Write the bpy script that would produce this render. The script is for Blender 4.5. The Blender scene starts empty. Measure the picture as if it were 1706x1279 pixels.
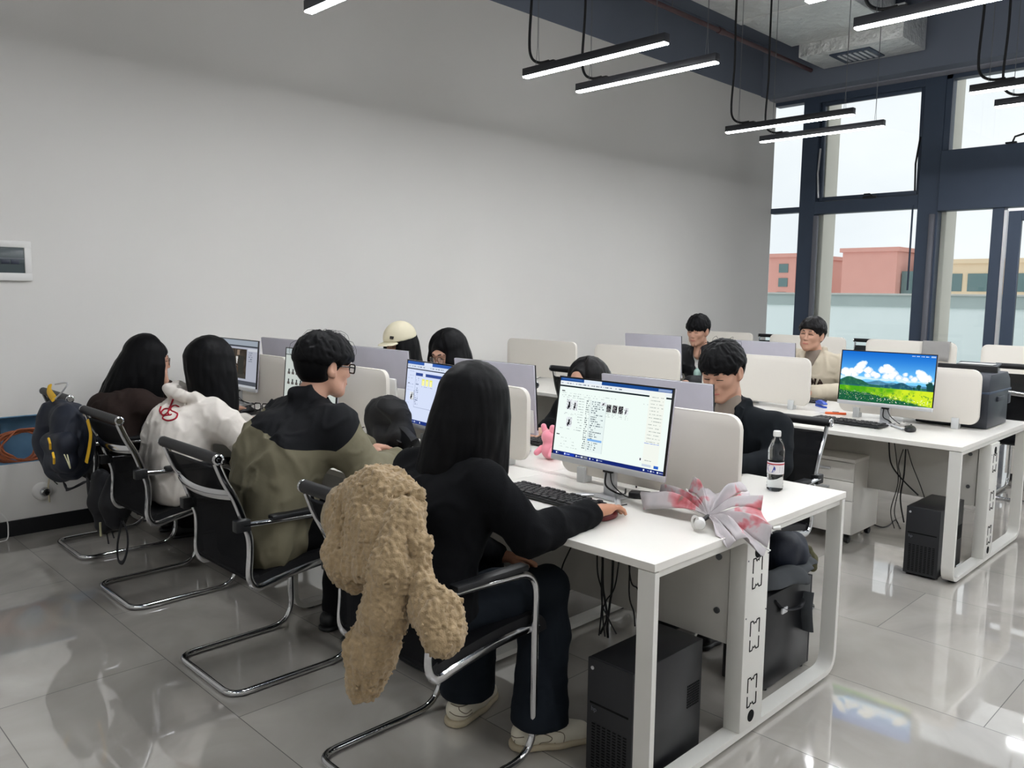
import bpy, bmesh, math, random
import numpy as np
from mathutils import Vector, Matrix
from mathutils.bvhtree import BVHTree

SC = bpy.context.scene
COL = SC.collection
RND = random.Random(7)
PI = math.pi

# ------------------------------------------------------------------ camera
CAM_F, CAM_YAW, CAM_PITCH, CAM_ROLL = 1364.708, 0.788537268, 0.112081123, 0.0124104115
CAM_P = np.array([-1.90278517, -1.32201848, 1.52315627])
_cp, _sp = math.cos(CAM_PITCH), math.sin(CAM_PITCH)
_fw = np.array([math.cos(CAM_YAW) * _cp, math.sin(CAM_YAW) * _cp, -_sp])
_r0 = np.array([math.sin(CAM_YAW), -math.cos(CAM_YAW), 0.0])
_u0 = np.cross(_r0, _fw)
_rt = math.cos(CAM_ROLL) * _r0 + math.sin(CAM_ROLL) * _u0
_up = -math.sin(CAM_ROLL) * _r0 + math.cos(CAM_ROLL) * _u0
cd = bpy.data.cameras.new('camera')
cam = bpy.data.objects.new('camera', cd)
COL.objects.link(cam)
cd.sensor_width = 36.0
cd.sensor_fit = 'HORIZONTAL'
cd.lens = CAM_F / 1706 * 36
cd.clip_start = 0.02
cd.clip_end = 600
M = Matrix.Identity(4)
for i in range(3):
    M[i][0], M[i][1], M[i][2], M[i][3] = _rt[i], _up[i], -_fw[i], CAM_P[i]
cam.matrix_world = M
SC.camera = cam


def _ray(px, py):
    return _fw * CAM_F + _rt * (px - 853) - _up * (py - 639.5)


def onx(px, py, X):            # the point of the plane x = X seen at a place of the photograph
    d = _ray(px, py)
    return CAM_P + d * ((X - CAM_P[0]) / d[0])


def ony(px, py, Y):
    d = _ray(px, py)
    return CAM_P + d * ((Y - CAM_P[1]) / d[1])


def onz(px, py, Z):
    d = _ray(px, py)
    return CAM_P + d * ((Z - CAM_P[2]) / d[2])


# ------------------------------------------------------------------ materials
def srgb(r, g=None, b=None):
    if g is None:
        r, g, b = r
    f = lambda c: (c / 255 / 12.92) if c / 255 <= .04045 else ((c / 255 + .055) / 1.055) ** 2.4
    return (f(r), f(g), f(b), 1.0)


def nn(nt, t, **kw):
    n = nt.nodes.new(t)
    for k, v in kw.items():
        if k.startswith('_'):
            setattr(n, k[1:], v)
        else:
            n.inputs[k].default_value = v
    return n


def pm(name, col, rough=.5, metal=0., bump=None, var=None, stretch=None, coat=0., sheen=0., spec=.5, alpha=1., trans=0., ior=1.45):
    if rough >= .75:
        spec = min(spec, .2)
    m = bpy.data.materials.new(name)
    m.use_nodes = True
    nt = m.node_tree
    b = nt.nodes['Principled BSDF']
    b.inputs['Base Color'].default_value = srgb(col)
    b.inputs['Roughness'].default_value = rough
    b.inputs['Metallic'].default_value = metal
    b.inputs['Specular IOR Level'].default_value = spec
    b.inputs['IOR'].default_value = ior
    b.inputs['Coat Weight'].default_value = coat
    b.inputs['Sheen Weight'].default_value = sheen
    b.inputs['Alpha'].default_value = alpha
    b.inputs['Transmission Weight'].default_value = trans
    tc = nn(nt, 'ShaderNodeTexCoord')
    src = tc.outputs['Object']
    if stretch:
        mp = nn(nt, 'ShaderNodeMapping')
        mp.inputs['Scale'].default_value = stretch
        nt.links.new(src, mp.inputs['Vector'])
        src = mp.outputs['Vector']
    if var is None:
        var = (6., .06)
    no = nn(nt, 'ShaderNodeTexNoise', Scale=var[0], Detail=3.)
    nt.links.new(src, no.inputs['Vector'])
    mx = nn(nt, 'ShaderNodeMix', _data_type='RGBA')
    c = srgb(col)
    mx.inputs[6].default_value = tuple(max(0, v * (1 - var[1] * 2)) for v in c[:3]) + (1,)
    mx.inputs[7].default_value = tuple(min(1, v * (1 + var[1] * 2)) for v in c[:3]) + (1,)
    nt.links.new(no.outputs['Fac'], mx.inputs[0])
    nt.links.new(mx.outputs[2], b.inputs['Base Color'])
    if bump:
        n2 = nn(nt, 'ShaderNodeTexNoise', Scale=bump[0], Detail=4.)
        nt.links.new(src, n2.inputs['Vector'])
        bp = nn(nt, 'ShaderNodeBump', Strength=bump[1], Distance=bump[2] if len(bump) > 2 else .002)
        nt.links.new(n2.outputs['Fac'], bp.inputs['Height'])
        nt.links.new(bp.outputs['Normal'], b.inputs['Normal'])
    return m


def emit(name, col, strength):
    m = bpy.data.materials.new(name)
    m.use_nodes = True
    nt = m.node_tree
    nt.nodes.clear()
    e = nn(nt, 'ShaderNodeEmission', Strength=strength)
    e.inputs['Color'].default_value = srgb(col)
    o = nn(nt, 'ShaderNodeOutputMaterial')
    nt.links.new(e.outputs[0], o.inputs[0])
    return m


# ------------------------------------------------------------------ objects
def tag(o, label=None, cat=None, group=None, kind=None):
    if label:
        o['label'] = label
    if cat:
        o['category'] = cat
    if group:
        o['group'] = group
    if kind:
        o['kind'] = kind
    return o


def thing(name, label, cat, loc=(0, 0, 0), rz=0., group=None):
    o = bpy.data.objects.new(name, None)
    o.empty_display_size = .1
    COL.objects.link(o)
    o.location = loc
    o.rotation_euler = (0, 0, rz)
    return tag(o, label, cat, group)


def link(name, me, mats, parent=None, label=None):
    o = bpy.data.objects.new(name, me)
    COL.objects.link(o)
    if not isinstance(mats, (list, tuple)):
        mats = [mats]
    for m in mats:
        me.materials.append(m)
    if parent is not None:
        o.parent = parent
    if label:
        o['label'] = label
    return o


def dup(root, loc, rz=None, label=None, group=None):
    r = root.copy()
    COL.objects.link(r)
    r.location = loc
    if rz is not None:
        r.rotation_euler = (0, 0, rz)
    if label:
        r['label'] = label
    if group:
        r['group'] = group
    for ch in list(root.children):
        c = ch.copy()
        COL.objects.link(c)
        c.parent = r
        for g in list(ch.children):
            d = g.copy()
            COL.objects.link(d)
            d.parent = c
    return r


class MB:
    """collects shapes and links them as ONE mesh"""

    def __init__(s):
        s.bm = bmesh.new()

    def _add(s, vs, fs, mi=0):
        v = [s.bm.verts.new(tuple(map(float, p))) for p in vs]
        out = []
        for f in fs:
            try:
                q = s.bm.faces.new([v[i] for i in f])
                q.material_index = mi
                out.append(q)
            except ValueError:
                pass
        return v, out

    def box(s, x0, x1, y0, y1, z0, z1, bev=0., seg=2, mi=0, mat=None):
        vs = [(x, y, z) for x in (x0, x1) for y in (y0, y1) for z in (z0, z1)]
        if mat is not None:
            vs = [tuple(mat @ Vector(p)) for p in vs]
        fs = [(0, 1, 3, 2), (4, 6, 7, 5), (0, 4, 5, 1), (2, 3, 7, 6), (0, 2, 6, 4), (1, 5, 7, 3)]
        v, f = s._add(vs, fs, mi)
        if bev > 0:
            es = list({e for q in f for e in q.edges})
            bmesh.ops.bevel(s.bm, geom=es, offset=bev, segments=seg, affect='EDGES', profile=.5, material=-1)
        return s

    def tube(s, pts, r, n=10, caps=True, mi=0, flat=None, closed=False):
        """flat=(a,b): elliptic section, a along the first normal"""
        pts = [Vector(p) for p in pts]
        N = len(pts)
        rs = r if isinstance(r, (list, tuple)) else [r] * N
        rings = []
        nrm = None
        for i in range(N):
            if closed:
                t = (pts[(i + 1) % N] - pts[i - 1]).normalized()
            else:
                t = (pts[min(i + 1, N - 1)] - pts[max(i - 1, 0)]).normalized()
            if nrm is None:
                a = Vector((0, 1, 0)) if abs(t.y) < .9 else Vector((1, 0, 0))
                nrm = (a - t * a.dot(t)).normalized()
            else:
                nrm = (nrm - t * nrm.dot(t))
                nrm = nrm.normalized() if nrm.length > 1e-6 else t.orthogonal().normalized()
            bn = t.cross(nrm)
            fa, fb = flat if flat else (1, 1)
            rings.append([pts[i] + (nrm * math.cos(2 * PI * k / n) * fa + bn * math.sin(2 * PI * k / n) * fb) * rs[i] for k in range(n)])
        vs = [p for ring in rings for p in ring]
        fs = []
        for i in range(N if closed else N - 1):
            j = (i + 1) % N
            for k in range(n):
                fs.append((i * n + k, i * n + (k + 1) % n, j * n + (k + 1) % n, j * n + k))
        if caps and not closed:
            fs.append(tuple(range(n - 1, -1, -1)))
            fs.append(tuple((N - 1) * n + k for k in range(n)))
        s._add(vs, fs, mi)
        return s

    def cyl(s, a, b, r, n=20, mi=0, r2=None):
        return s.tube([a, b], [r, r if r2 is None else r2], n, mi=mi)

    def lathe(s, prof, n=28, c=(0, 0, 0), mi=0):
        vs, fs = [], []
        for (r, z) in prof:
            for k in range(n):
                vs.append((c[0] + r * math.cos(2 * PI * k / n), c[1] + r * math.sin(2 * PI * k / n), c[2] + z))
        for i in range(len(prof) - 1):
            for k in range(n):
                fs.append((i * n + k, i * n + (k + 1) % n, (i + 1) * n + (k + 1) % n, (i + 1) * n + k))
        fs.append(tuple(range(n - 1, -1, -1)))
        fs.append(tuple((len(prof) - 1) * n + k for k in range(n)))
        s._add(vs, fs, mi)
        return s

    def prism(s, poly, axis, a, b, bev=0., mi=0):
        """poly: 2-D outline; axis the extrusion axis; the two other axes in x,y,z order"""
        def P(q, t):
            l = list(q)
            l.insert(axis, t)
            return tuple(l)
        n = len(poly)
        vs = [P(q, a) for q in poly] + [P(q, b) for q in poly]
        fs = [tuple(range(n)), tuple(range(2 * n - 1, n - 1, -1))]
        fs += [(i, n + i, n + (i + 1) % n, (i + 1) % n) for i in range(n)]
        v, f = s._add(vs, fs, mi)
        if bev:
            es = list({e for q in f[:2] for e in q.edges})
            bmesh.ops.bevel(s.bm, geom=es, offset=bev, segments=2, affect='EDGES', profile=.5, material=-1)
        return s

    def sweep(s, path, w0, w1, th):
        """a curved sheet: path of (x,z) with y from w0 to w1 and thickness th"""
        n = len(path)
        off = []
        for i in range(n):
            a, b = path[max(i - 1, 0)], path[min(i + 1, n - 1)]
            t = Vector((b[0] - a[0], b[1] - a[1])).normalized()
            off.append((-t.y * th, t.x * th))
        vs = []
        for i in range(n):
            (x, z), (ox, oz) = path[i], off[i]
            vs += [(x, w0, z), (x, w1, z), (x + ox, w1, z + oz), (x + ox, w0, z + oz)]
        fs = []
        for i in range(n - 1):
            for k in range(4):
                fs.append((4 * i + k, 4 * i + (k + 1) % 4, 4 * i + 4 + (k + 1) % 4, 4 * i + 4 + k))
        fs += [(3, 2, 1, 0), (4 * n - 4, 4 * n - 3, 4 * n - 2, 4 * n - 1)]
        s._add(vs, fs)
        return s

    def build(s, name, mats, parent=None, label=None, smooth=40, off=None):
        bmesh.ops.recalc_face_normals(s.bm, faces=s.bm.faces)
        if off is not None:
            bmesh.ops.translate(s.bm, verts=s.bm.verts, vec=-Vector(off))
        me = bpy.data.meshes.new(name)
        s.bm.to_mesh(me)
        s.bm.free()
        if smooth:
            me.polygons.foreach_set('use_smooth', [True] * len(me.polygons))
            me.set_sharp_from_angle(angle=math.radians(smooth))
        return link(name, me, mats, parent, label)


def arc_path(pts, rad, seg=6):
    """polyline with rounded corners"""
    P = [Vector(p) for p in pts]
    out = [P[0]]
    for i in range(1, len(P) - 1):
        a = (P[i - 1] - P[i]).normalized()
        b = (P[i + 1] - P[i]).normalized()
        r = rad[i - 1] if isinstance(rad, (list, tuple)) else rad
        ang = a.angle(b)
        d = min(r / math.tan(ang / 2), (P[i - 1] - P[i]).length * .49, (P[i + 1] - P[i]).length * .49)
        p0, p1 = P[i] + a * d, P[i] + b * d
        for k in range(seg + 1):
            t = k / seg
            out.append(p0 * (1 - t) ** 2 + P[i] * 2 * t * (1 - t) + p1 * t * t)
    out.append(P[-1])
    return out


def smooth_path(pts, n=8):
    """Catmull-Rom through points"""
    P = [Vector(p) for p in pts]
    out = []
    for i in range(len(P) - 1):
        p0, p1, p2, p3 = P[max(i - 1, 0)], P[i], P[i + 1], P[min(i + 2, len(P) - 1)]
        for k in range(n):
            t = k / n
            out.append(.5 * ((2 * p1) + (p2 - p0) * t + (2 * p0 - 5 * p1 + 4 * p2 - p3) * t * t + (3 * p1 - p0 - 3 * p2 + p3) * t ** 3))
    out.append(P[-1])
    return out


def rrect(x0, x1, y0, y1, r, n=6):
    o = []
    for cx, cy, a in ((x1 - r, y1 - r, 0), (x0 + r, y1 - r, 90), (x0 + r, y0 + r, 180), (x1 - r, y0 + r, 270)):
        for k in range(n + 1):
            t = math.radians(a + 90 * k / n)
            o.append((cx + r * math.cos(t), cy + r * math.sin(t)))
    return o


# ------------------------------------------------------------------ blended solids (signed distances, meshed by surface nets)
class Noise3:
    def __init__(s, seed):
        s.g = np.random.RandomState(seed).uniform(-1, 1, (32, 32, 32)).astype(np.float32)

    def __call__(s, P):
        i = np.floor(P).astype(np.int32)
        f = (P - i).astype(np.float32)
        f = f * f * (3 - 2 * f)
        i &= 31
        j = (i + 1) & 31
        x, y, z = f[:, 0], f[:, 1], f[:, 2]
        g = s.g
        a = g[i[:, 0], i[:, 1], i[:, 2]] * (1 - x) + g[j[:, 0], i[:, 1], i[:, 2]] * x
        b = g[i[:, 0], j[:, 1], i[:, 2]] * (1 - x) + g[j[:, 0], j[:, 1], i[:, 2]] * x
        c = g[i[:, 0], i[:, 1], j[:, 2]] * (1 - x) + g[j[:, 0], i[:, 1], j[:, 2]] * x
        d = g[i[:, 0], j[:, 1], j[:, 2]] * (1 - x) + g[j[:, 0], j[:, 1], j[:, 2]] * x
        e = a * (1 - y) + b * y
        h = c * (1 - y) + d * y
        return e * (1 - z) + h * z


NOI = Noise3(3)


def worley(P):
    """distance to the nearest of scattered points, one to a unit cell"""
    g = np.floor(P).astype(np.int64)
    best = np.full(len(P), 9.)
    for i in (-1, 0, 1):
        for j in (-1, 0, 1):
            for k in (-1, 0, 1):
                c = g + (i, j, k)
                h = (c[:, 0] * 73856093) ^ (c[:, 1] * 19349663) ^ (c[:, 2] * 83492791)
                q = c + np.stack([((h >> s) & 1023) / 1023. for s in (0, 7, 13)], 1)
                best = np.minimum(best, ((P - q) ** 2).sum(1))
    return np.sqrt(best)


V3 = lambda *a: np.array(a if len(a) == 3 else a[0], dtype=np.float64)


class Solid:
    PAD = .07

    def __init__(s):
        s.pr = []
        s.noise = []

    def _add(s, fn, lo, hi, k, op):
        s.pr.append((fn, np.array(lo) - s.PAD, np.array(hi) + s.PAD, k, op))
        return s

    def cone(s, a, b, r1, r2=None, k=.02, op='u'):
        a, b = V3(a), V3(b)
        r2 = r1 if r2 is None else r2
        ab = b - a
        L = max(ab @ ab, 1e-9)

        def fn(P):
            q = P - a
            t = np.clip(q @ ab / L, 0, 1)
            return np.linalg.norm(q - t[:, None] * ab, axis=1) - (r1 + (r2 - r1) * t)
        R = max(r1, r2)
        return s._add(fn, np.minimum(a, b) - R, np.maximum(a, b) + R, k, op)

    def chain(s, pts, rs, k=.02, op='u'):
        for i in range(len(pts) - 1):
            s.cone(pts[i], pts[i + 1], rs[i], rs[i + 1], k, op)
        return s

    def lock(s, pts, rs, k=.02, op='u'):
        """a chain blended with the rest as one piece, so that its joints do not bulge"""
        A = np.array([V3(p) for p in pts])
        R = np.array(rs, float)

        def fn(P):
            d = np.full(len(P), 1e3)
            for i in range(len(A) - 1):
                ab = A[i + 1] - A[i]
                q = P - A[i]
                t = np.clip(q @ ab / max(ab @ ab, 1e-9), 0, 1)
                d = np.minimum(d, np.linalg.norm(q - t[:, None] * ab, axis=1) - (R[i] + (R[i + 1] - R[i]) * t))
            return d
        return s._add(fn, (A - R.max()).min(0), (A + R.max()).max(0), k, op)

    def ell(s, c, r, F=None, k=.02, op='u'):
        c = V3(c)
        r = np.array(r, float)
        F = np.eye(3) if F is None else F

        def fn(P):
            q = (P - c) @ F
            k0 = np.linalg.norm(q / r, axis=1)
            k1 = np.linalg.norm(q / (r * r), axis=1) + 1e-9
            return k0 * (k0 - 1) / k1
        e = np.sqrt(((F * r) ** 2).sum(1))
        return s._add(fn, c - e, c + e, k, op)

    def rbox(s, c, h, rad, F=None, k=.01, op='u'):
        c = V3(c)
        h = np.array(h, float) - rad
        F = np.eye(3) if F is None else F

        def fn(P):
            q = np.abs((P - c) @ F) - h
            return np.linalg.norm(np.maximum(q, 0), axis=1) + np.minimum(q.max(1), 0) - rad
        e = np.abs(F) @ (h + rad)
        return s._add(fn, c - e, c + e, k, op)

    def half(s, c, n, k=.01):
        """cut away everything on the side n points to"""
        c, n = V3(c), V3(n)
        n = n / np.linalg.norm(n)
        s.pr.append((lambda P: -((P - c) @ n), np.full(3, -1e3), np.full(3, 1e3), k, 's'))
        return s

    def wrinkle(s, amp, freq, F=None, off=0.):
        s.noise.append((amp, np.array(freq, float) * np.ones(3), F, off, 'v'))
        return s

    def folds(s, amp, freq, F=None, off=0.):
        """sharp raised creases"""
        s.noise.append((amp, np.array(freq, float) * np.ones(3), F, off, 'r'))
        return s

    def tufts(s, amp, freq):
        s.noise.append((amp, np.array(freq, float) * np.ones(3), None, 0., 'w'))
        return s

    def ev(s, P):
        out = np.full(len(P), 1e3)
        CH = 30000
        for st in range(0, len(P), CH):
            Q = P[st:st + CH]
            lo, hi = Q.min(0), Q.max(0)
            d = np.full(len(Q), 1e3)
            for fn, a, b, k, op in s.pr:
                if np.any(hi < a) or np.any(lo > b):
                    continue
                m = np.all((Q >= a) & (Q <= b), axis=1)
                if not m.any():
                    continue
                v = fn(Q[m])
                w = d[m]
                if op == 'u':
                    h = np.maximum(k - np.abs(w - v), 0) / k
                    d[m] = np.minimum(w, v) - h * h * k * .25
                elif op == 's':
                    v = -v
                    h = np.maximum(k - np.abs(w - v), 0) / k
                    d[m] = np.maximum(w, v) + h * h * k * .25
                else:
                    h = np.maximum(k - np.abs(w - v), 0) / k
                    d[m] = np.maximum(w, v) + h * h * k * .25
            if s.noise:
                m = np.abs(d) < .08
                if m.any():
                    q = Q[m]
                    e = np.zeros(len(q))
                    for amp, fr, F, off, kd in s.noise:
                        u = (q if F is None else q @ F) * fr + off + 57.3
                        if kd == 'v':
                            e += amp * NOI(u)
                        elif kd == 'r':
                            u = u + .55 * np.stack([NOI(u * .7 + 9), NOI(u * .7 + 21), NOI(u * .7 + 33)], 1)
                            a_ = np.abs(NOI(u))
                            e += amp * (np.minimum(a_ * 2.6, 1) - .55)
                        else:
                            e += amp * (worley(u) * 1.5 - .8)
                    d[m] += e
            out[st:st + CH] = d
        return out

    def arrays(s, h):
        los = [p[1] + s.PAD for p in s.pr if p[4] == 'u']
        his = [p[2] - s.PAD for p in s.pr if p[4] == 'u']
        lo = np.min(los, 0) - 4 * h - .01
        hi = np.max(his, 0) + 4 * h + .01
        B = 4
        nc = np.ceil((hi - lo) / (B * h)).astype(int)
        gx = [lo[i] + (np.arange(nc[i]) + .5) * B * h for i in range(3)]
        C = np.stack(np.meshgrid(*gx, indexing='ij'), -1).reshape(-1, 3)
        dc = s.ev(C).reshape(nc)
        act = np.abs(dc) < B * h * .9 * 1.5 + .004
        # grow by one block so that cells on block borders are complete
        g = act.copy()
        for ax in range(3):
            for sh in (1, -1):
                g |= np.roll(act, sh, ax)
        act = g
        D = np.repeat(np.repeat(np.repeat(np.where(dc < 0, -1., 1.).astype(np.float32), B, 0), B, 1), B, 2)
        A = np.repeat(np.repeat(np.repeat(act, B, 0), B, 1), B, 2)
        idx = np.argwhere(A)
        D[A] = s.ev(lo + idx * h)
        # surface nets
        S = D < 0
        nx, ny, nz = D.shape
        cnt = np.zeros((nx - 1, ny - 1, nz - 1), np.int8)
        for i in (0, 1):
            for j in (0, 1):
                for k in (0, 1):
                    cnt += S[i:nx - 1 + i, j:ny - 1 + j, k:nz - 1 + k]
        mixed = (cnt > 0) & (cnt < 8)
        cells = np.argwhere(mixed)
        vid = np.full(mixed.shape, -1, np.int32)
        vid[mixed] = np.arange(len(cells))
        acc = np.zeros((len(cells), 3))
        num = np.zeros(len(cells))
        cor = np.array([(i, j, k) for i in (0, 1) for j in (0, 1) for k in (0, 1)])
        vals = [D[tuple((cells + c).T)] for c in cor]
        for a in range(8):
            for b in range(a + 1, 8):
                df = cor[b] - cor[a]
                if np.abs(df).sum() != 1:
                    continue
                va, vb = vals[a], vals[b]
                m = (va < 0) != (vb < 0)
                t = va[m] / (va[m] - vb[m])
                acc[m] += cor[a] + t[:, None] * df
                num[m] += 1
        V = lo + (cells + acc / num[:, None]) * h
        quads = []
        for ax in range(3):
            sl0 = [slice(None)] * 3
            sl1 = [slice(None)] * 3
            sl0[ax] = slice(0, -1)
            sl1[ax] = slice(1, None)
            a, b = S[tuple(sl0)], S[tuple(sl1)]
            e = np.argwhere(a != b)
            o1, o2 = [(1, 2), (2, 0), (0, 1)][ax]
            m = (e[:, o1] > 0) & (e[:, o2] > 0) & (e[:, o1] < D.shape[o1] - 1) & (e[:, o2] < D.shape[o2] - 1)
            e = e[m]
            sg = a[tuple(e.T)]
            d1 = np.zeros(3, int)
            d1[o1] = 1
            d2 = np.zeros(3, int)
            d2[o2] = 1
            q = np.stack([vid[tuple((e - d1 - d2).T)], vid[tuple((e - d2).T)], vid[tuple(e.T)], vid[tuple((e - d1).T)]], 1)
            q[~sg] = q[~sg][:, ::-1]
            quads.append(q)
        Q = np.concatenate(quads)
        Q = Q[(Q >= 0).all(1)]
        return V, Q

    def build(s, name, mats, h, parent=None, off=(0, 0, 0), label=None, smooth_it=1, post=None, mi=None):
        V, Q = s.arrays(h)
        # a light smoothing pass
        for _ in range(smooth_it):
            acc = np.zeros_like(V)
            n = np.zeros(len(V))
            for a, b in ((0, 1), (1, 2), (2, 3), (3, 0)):
                np.add.at(acc, Q[:, a], V[Q[:, b]])
                np.add.at(acc, Q[:, b], V[Q[:, a]])
                np.add.at(n, Q[:, a], 1)
                np.add.at(n, Q[:, b], 1)
            V = V * .5 + .5 * acc / np.maximum(n, 1)[:, None]
        if post is not None:
            V = post(V, Q)
        me = bpy.data.meshes.new(name)
        W = V - V3(off)
        me.vertices.add(len(V))
        me.vertices.foreach_set('co', W.astype(np.float32).ravel())
        me.loops.add(len(Q) * 4)
        me.loops.foreach_set('vertex_index', Q.astype(np.int32).ravel())
        me.polygons.add(len(Q))
        me.polygons.foreach_set('loop_start', np.arange(0, len(Q) * 4, 4, dtype=np.int32))
        me.polygons.foreach_set('use_smooth', np.ones(len(Q), bool))
        if mi is not None:
            me.polygons.foreach_set('material_index', mi(V[Q].mean(1)).astype(np.int32))
        me.update(calc_edges=True)
        me.validate()
        return link(name, me, mats, parent, label)


def frame(yaw, pitch=0., roll=0.):
    """columns: forward, left, up"""
    f = np.array([math.cos(yaw) * math.cos(pitch), math.sin(yaw) * math.cos(pitch), -math.sin(pitch)])
    l = np.array([-math.sin(yaw), math.cos(yaw), 0])
    u = np.cross(f, l)
    c, s = math.cos(roll), math.sin(roll)
    l2, u2 = c * l + s * u, -s * l + c * u
    return np.stack([f, l2, u2], 1)


def unit(v):
    v = V3(v)
    return v / np.linalg.norm(v)
# ------------------------------------------------------------------ material library
MT = {}
MT['wall'] = pm('wall paint', (222, 220, 216), .75, var=(1.5, .015), bump=(60, .05, .001))
MT['dark_paint'] = pm('dark ceiling paint', (112, 119, 132), .8, var=(2, .03), bump=(40, .1, .002))
MT['ledge'] = pm('header soffit paint', (140, 142, 152), .8)
MT['base'] = pm('black baseboard', (22, 23, 26), .35)
MT['frame'] = pm('slate window frame', (66, 78, 96), .45, metal=.2, var=(8, .03))
MT['frame_light'] = pm('pale grey frame side', (112, 114, 122), .5, metal=.2)  # paler grey than the frame, for mullion side strips and small trims
MT['white_lam'] = pm('white laminate', (226, 223, 216), .33, var=(3, .012), coat=.15)
MT['white_edge'] = pm('grey white edge band', (196, 195, 190), .4)
MT['white_metal'] = pm('white powder coat', (214, 213, 207), .42, var=(5, .015))
MT['modesty'] = pm('pale grey panel', (186, 184, 178), .5)
MT['divider'] = pm('off white desk screen', (220, 215, 206), .5, var=(3, .012))
MT['clear_plastic'] = pm('milky plastic clamp', (220, 222, 222), .25, alpha=.75)
MT['black_hole'] = pm('black cutout', (12, 12, 13), .8)
MT['chrome'] = pm('chrome', (205, 206, 208), .12, metal=1., var=(4, .02))
MT['black_plastic'] = pm('black plastic', (24, 25, 27), .42, var=(10, .04))
MT['black_leather'] = pm('black leatherette', (17, 17, 20), .5, bump=(220, .15, .001))
MT['mesh_black'] = pm('black chair mesh', (14, 15, 18), .8, bump=(500, .4, .001), alpha=.86)
MT['pc_black'] = pm('matt black steel', (20, 21, 24), .38, var=(6, .05))
MT['pc_front'] = pm('black tower front', (33, 34, 37), .5)
MT['silver'] = pm('silver plastic', (205, 206, 208), .32, metal=.35)
MT['lilac_back'] = pm('pale lilac grey monitor back', (180, 178, 188), .42)
MT['bezel'] = pm('black bezel', (14, 14, 16), .35)
MT['key'] = pm('black keycap', (34, 34, 36), .5)
MT['cable'] = pm('black cable', (12, 12, 13), .5)
MT['white_plastic'] = pm('white plastic', (224, 223, 220), .35)
MT['lamp_body'] = pm('black lamp profile', (40, 41, 46), .45)
MT['lamp_light'] = emit('lamp diffuser', (250, 252, 255), 62.)
MT['wire'] = pm('steel wire', (120, 122, 125), .35, metal=.8)
MT['pipe'] = pm('dark red pipe', (72, 48, 50), .5)


def floor_mat():
    m = bpy.data.materials.new('polished grey tiles')
    m.use_nodes = True
    nt = m.node_tree
    L = nt.links.new
    b = nt.nodes['Principled BSDF']
    geo = nn(nt, 'ShaderNodeNewGeometry')
    sep = nn(nt, 'ShaderNodeSeparateXYZ')
    L(geo.outputs['Position'], sep.inputs[0])

    def mth(op, a, bb=None, c=None):
        n = nn(nt, 'ShaderNodeMath', _operation=op)
        for i, v in enumerate((a, bb, c)):
            if v is None:
                continue
            if isinstance(v, (int, float)):
                n.inputs[i].default_value = v
            else:
                L(v, n.inputs[i])
        return n.outputs[0]
    TW, TL = .628, 1.262
    cx = mth('DIVIDE', mth('ADD', sep.outputs['X'], 200 * TW), TW)
    col = mth('FLOOR', cx)
    fx = mth('FRACT', cx)
    par = mth('MODULO', col, 2.)
    cy = mth('ADD', mth('DIVIDE', mth('ADD', sep.outputs['Y'], 50 * TL - .708), TL), mth('MULTIPLY', par, .51))
    row = mth('FLOOR', cy)
    fy = mth('FRACT', cy)
    ex = mth('MULTIPLY', mth('MINIMUM', fx, mth('SUBTRACT', 1., fx)), TW)
    ey = mth('MULTIPLY', mth('MINIMUM', fy, mth('SUBTRACT', 1., fy)), TL)
    e = mth('MINIMUM', ex, ey)
    joint = mth('LESS_THAN', e, .0016)
    cmb = nn(nt, 'ShaderNodeCombineXYZ')
    L(col, cmb.inputs[0])
    L(row, cmb.inputs[1])
    wn = nn(nt, 'ShaderNodeTexWhiteNoise', _noise_dimensions='2D')
    L(cmb.outputs[0], wn.inputs['Vector'])
    off = nn(nt, 'ShaderNodeVectorMath', _operation='MULTIPLY_ADD')
    L(wn.outputs['Color'], off.inputs[0])
    off.inputs[1].default_value = (13, 13, 13)
    L(geo.outputs['Position'], off.inputs[2])
    n1 = nn(nt, 'ShaderNodeTexNoise', Scale=1.6, Detail=5., Distortion=1.2)
    L(off.outputs[0], n1.inputs['Vector'])
    cr = nn(nt, 'ShaderNodeValToRGB')
    cr.color_ramp.elements[0].position = .3
    cr.color_ramp.elements[0].color = srgb(150, 145, 139)
    cr.color_ramp.elements[1].position = .72
    cr.color_ramp.elements[1].color = srgb(178, 174, 167)
    L(n1.outputs['Fac'], cr.inputs[0])
    mx = nn(nt, 'ShaderNodeMix', _data_type='RGBA')
    L(joint, mx.inputs[0])
    L(cr.outputs[0], mx.inputs[6])
    mx.inputs[7].default_value = srgb(70, 66, 62)
    L(mx.outputs[2], b.inputs['Base Color'])
    n2 = nn(nt, 'ShaderNodeTexNoise', Scale=2.2, Detail=3.)
    L(geo.outputs['Position'], n2.inputs['Vector'])
    mr = nn(nt, 'ShaderNodeMapRange')
    mr.inputs['From Min'].default_value = .35
    mr.inputs['From Max'].default_value = .7
    mr.inputs['To Min'].default_value = .02
    mr.inputs['To Max'].default_value = .06
    L(n2.outputs['Fac'], mr.inputs[0])
    rm = nn(nt, 'ShaderNodeMix', _data_type='FLOAT')
    L(joint, rm.inputs[0])
    L(mr.outputs[0], rm.inputs[2])
    rm.inputs[3].default_value = .7
    L(rm.outputs[0], b.inputs['Roughness'])
    b.inputs['Specular IOR Level'].default_value = 1.0
    b.inputs['Coat Weight'].default_value = .6
    b.inputs['Coat Roughness'].default_value = .02
    b.inputs['Coat IOR'].default_value = 1.6
    return m


MT['floor'] = floor_mat()


def structure(name, mb, m, parent=None, smooth=None):
    o = mb.build(name, m, parent, smooth=smooth)
    if parent is None:
        o['kind'] = 'structure'
    return o


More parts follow.
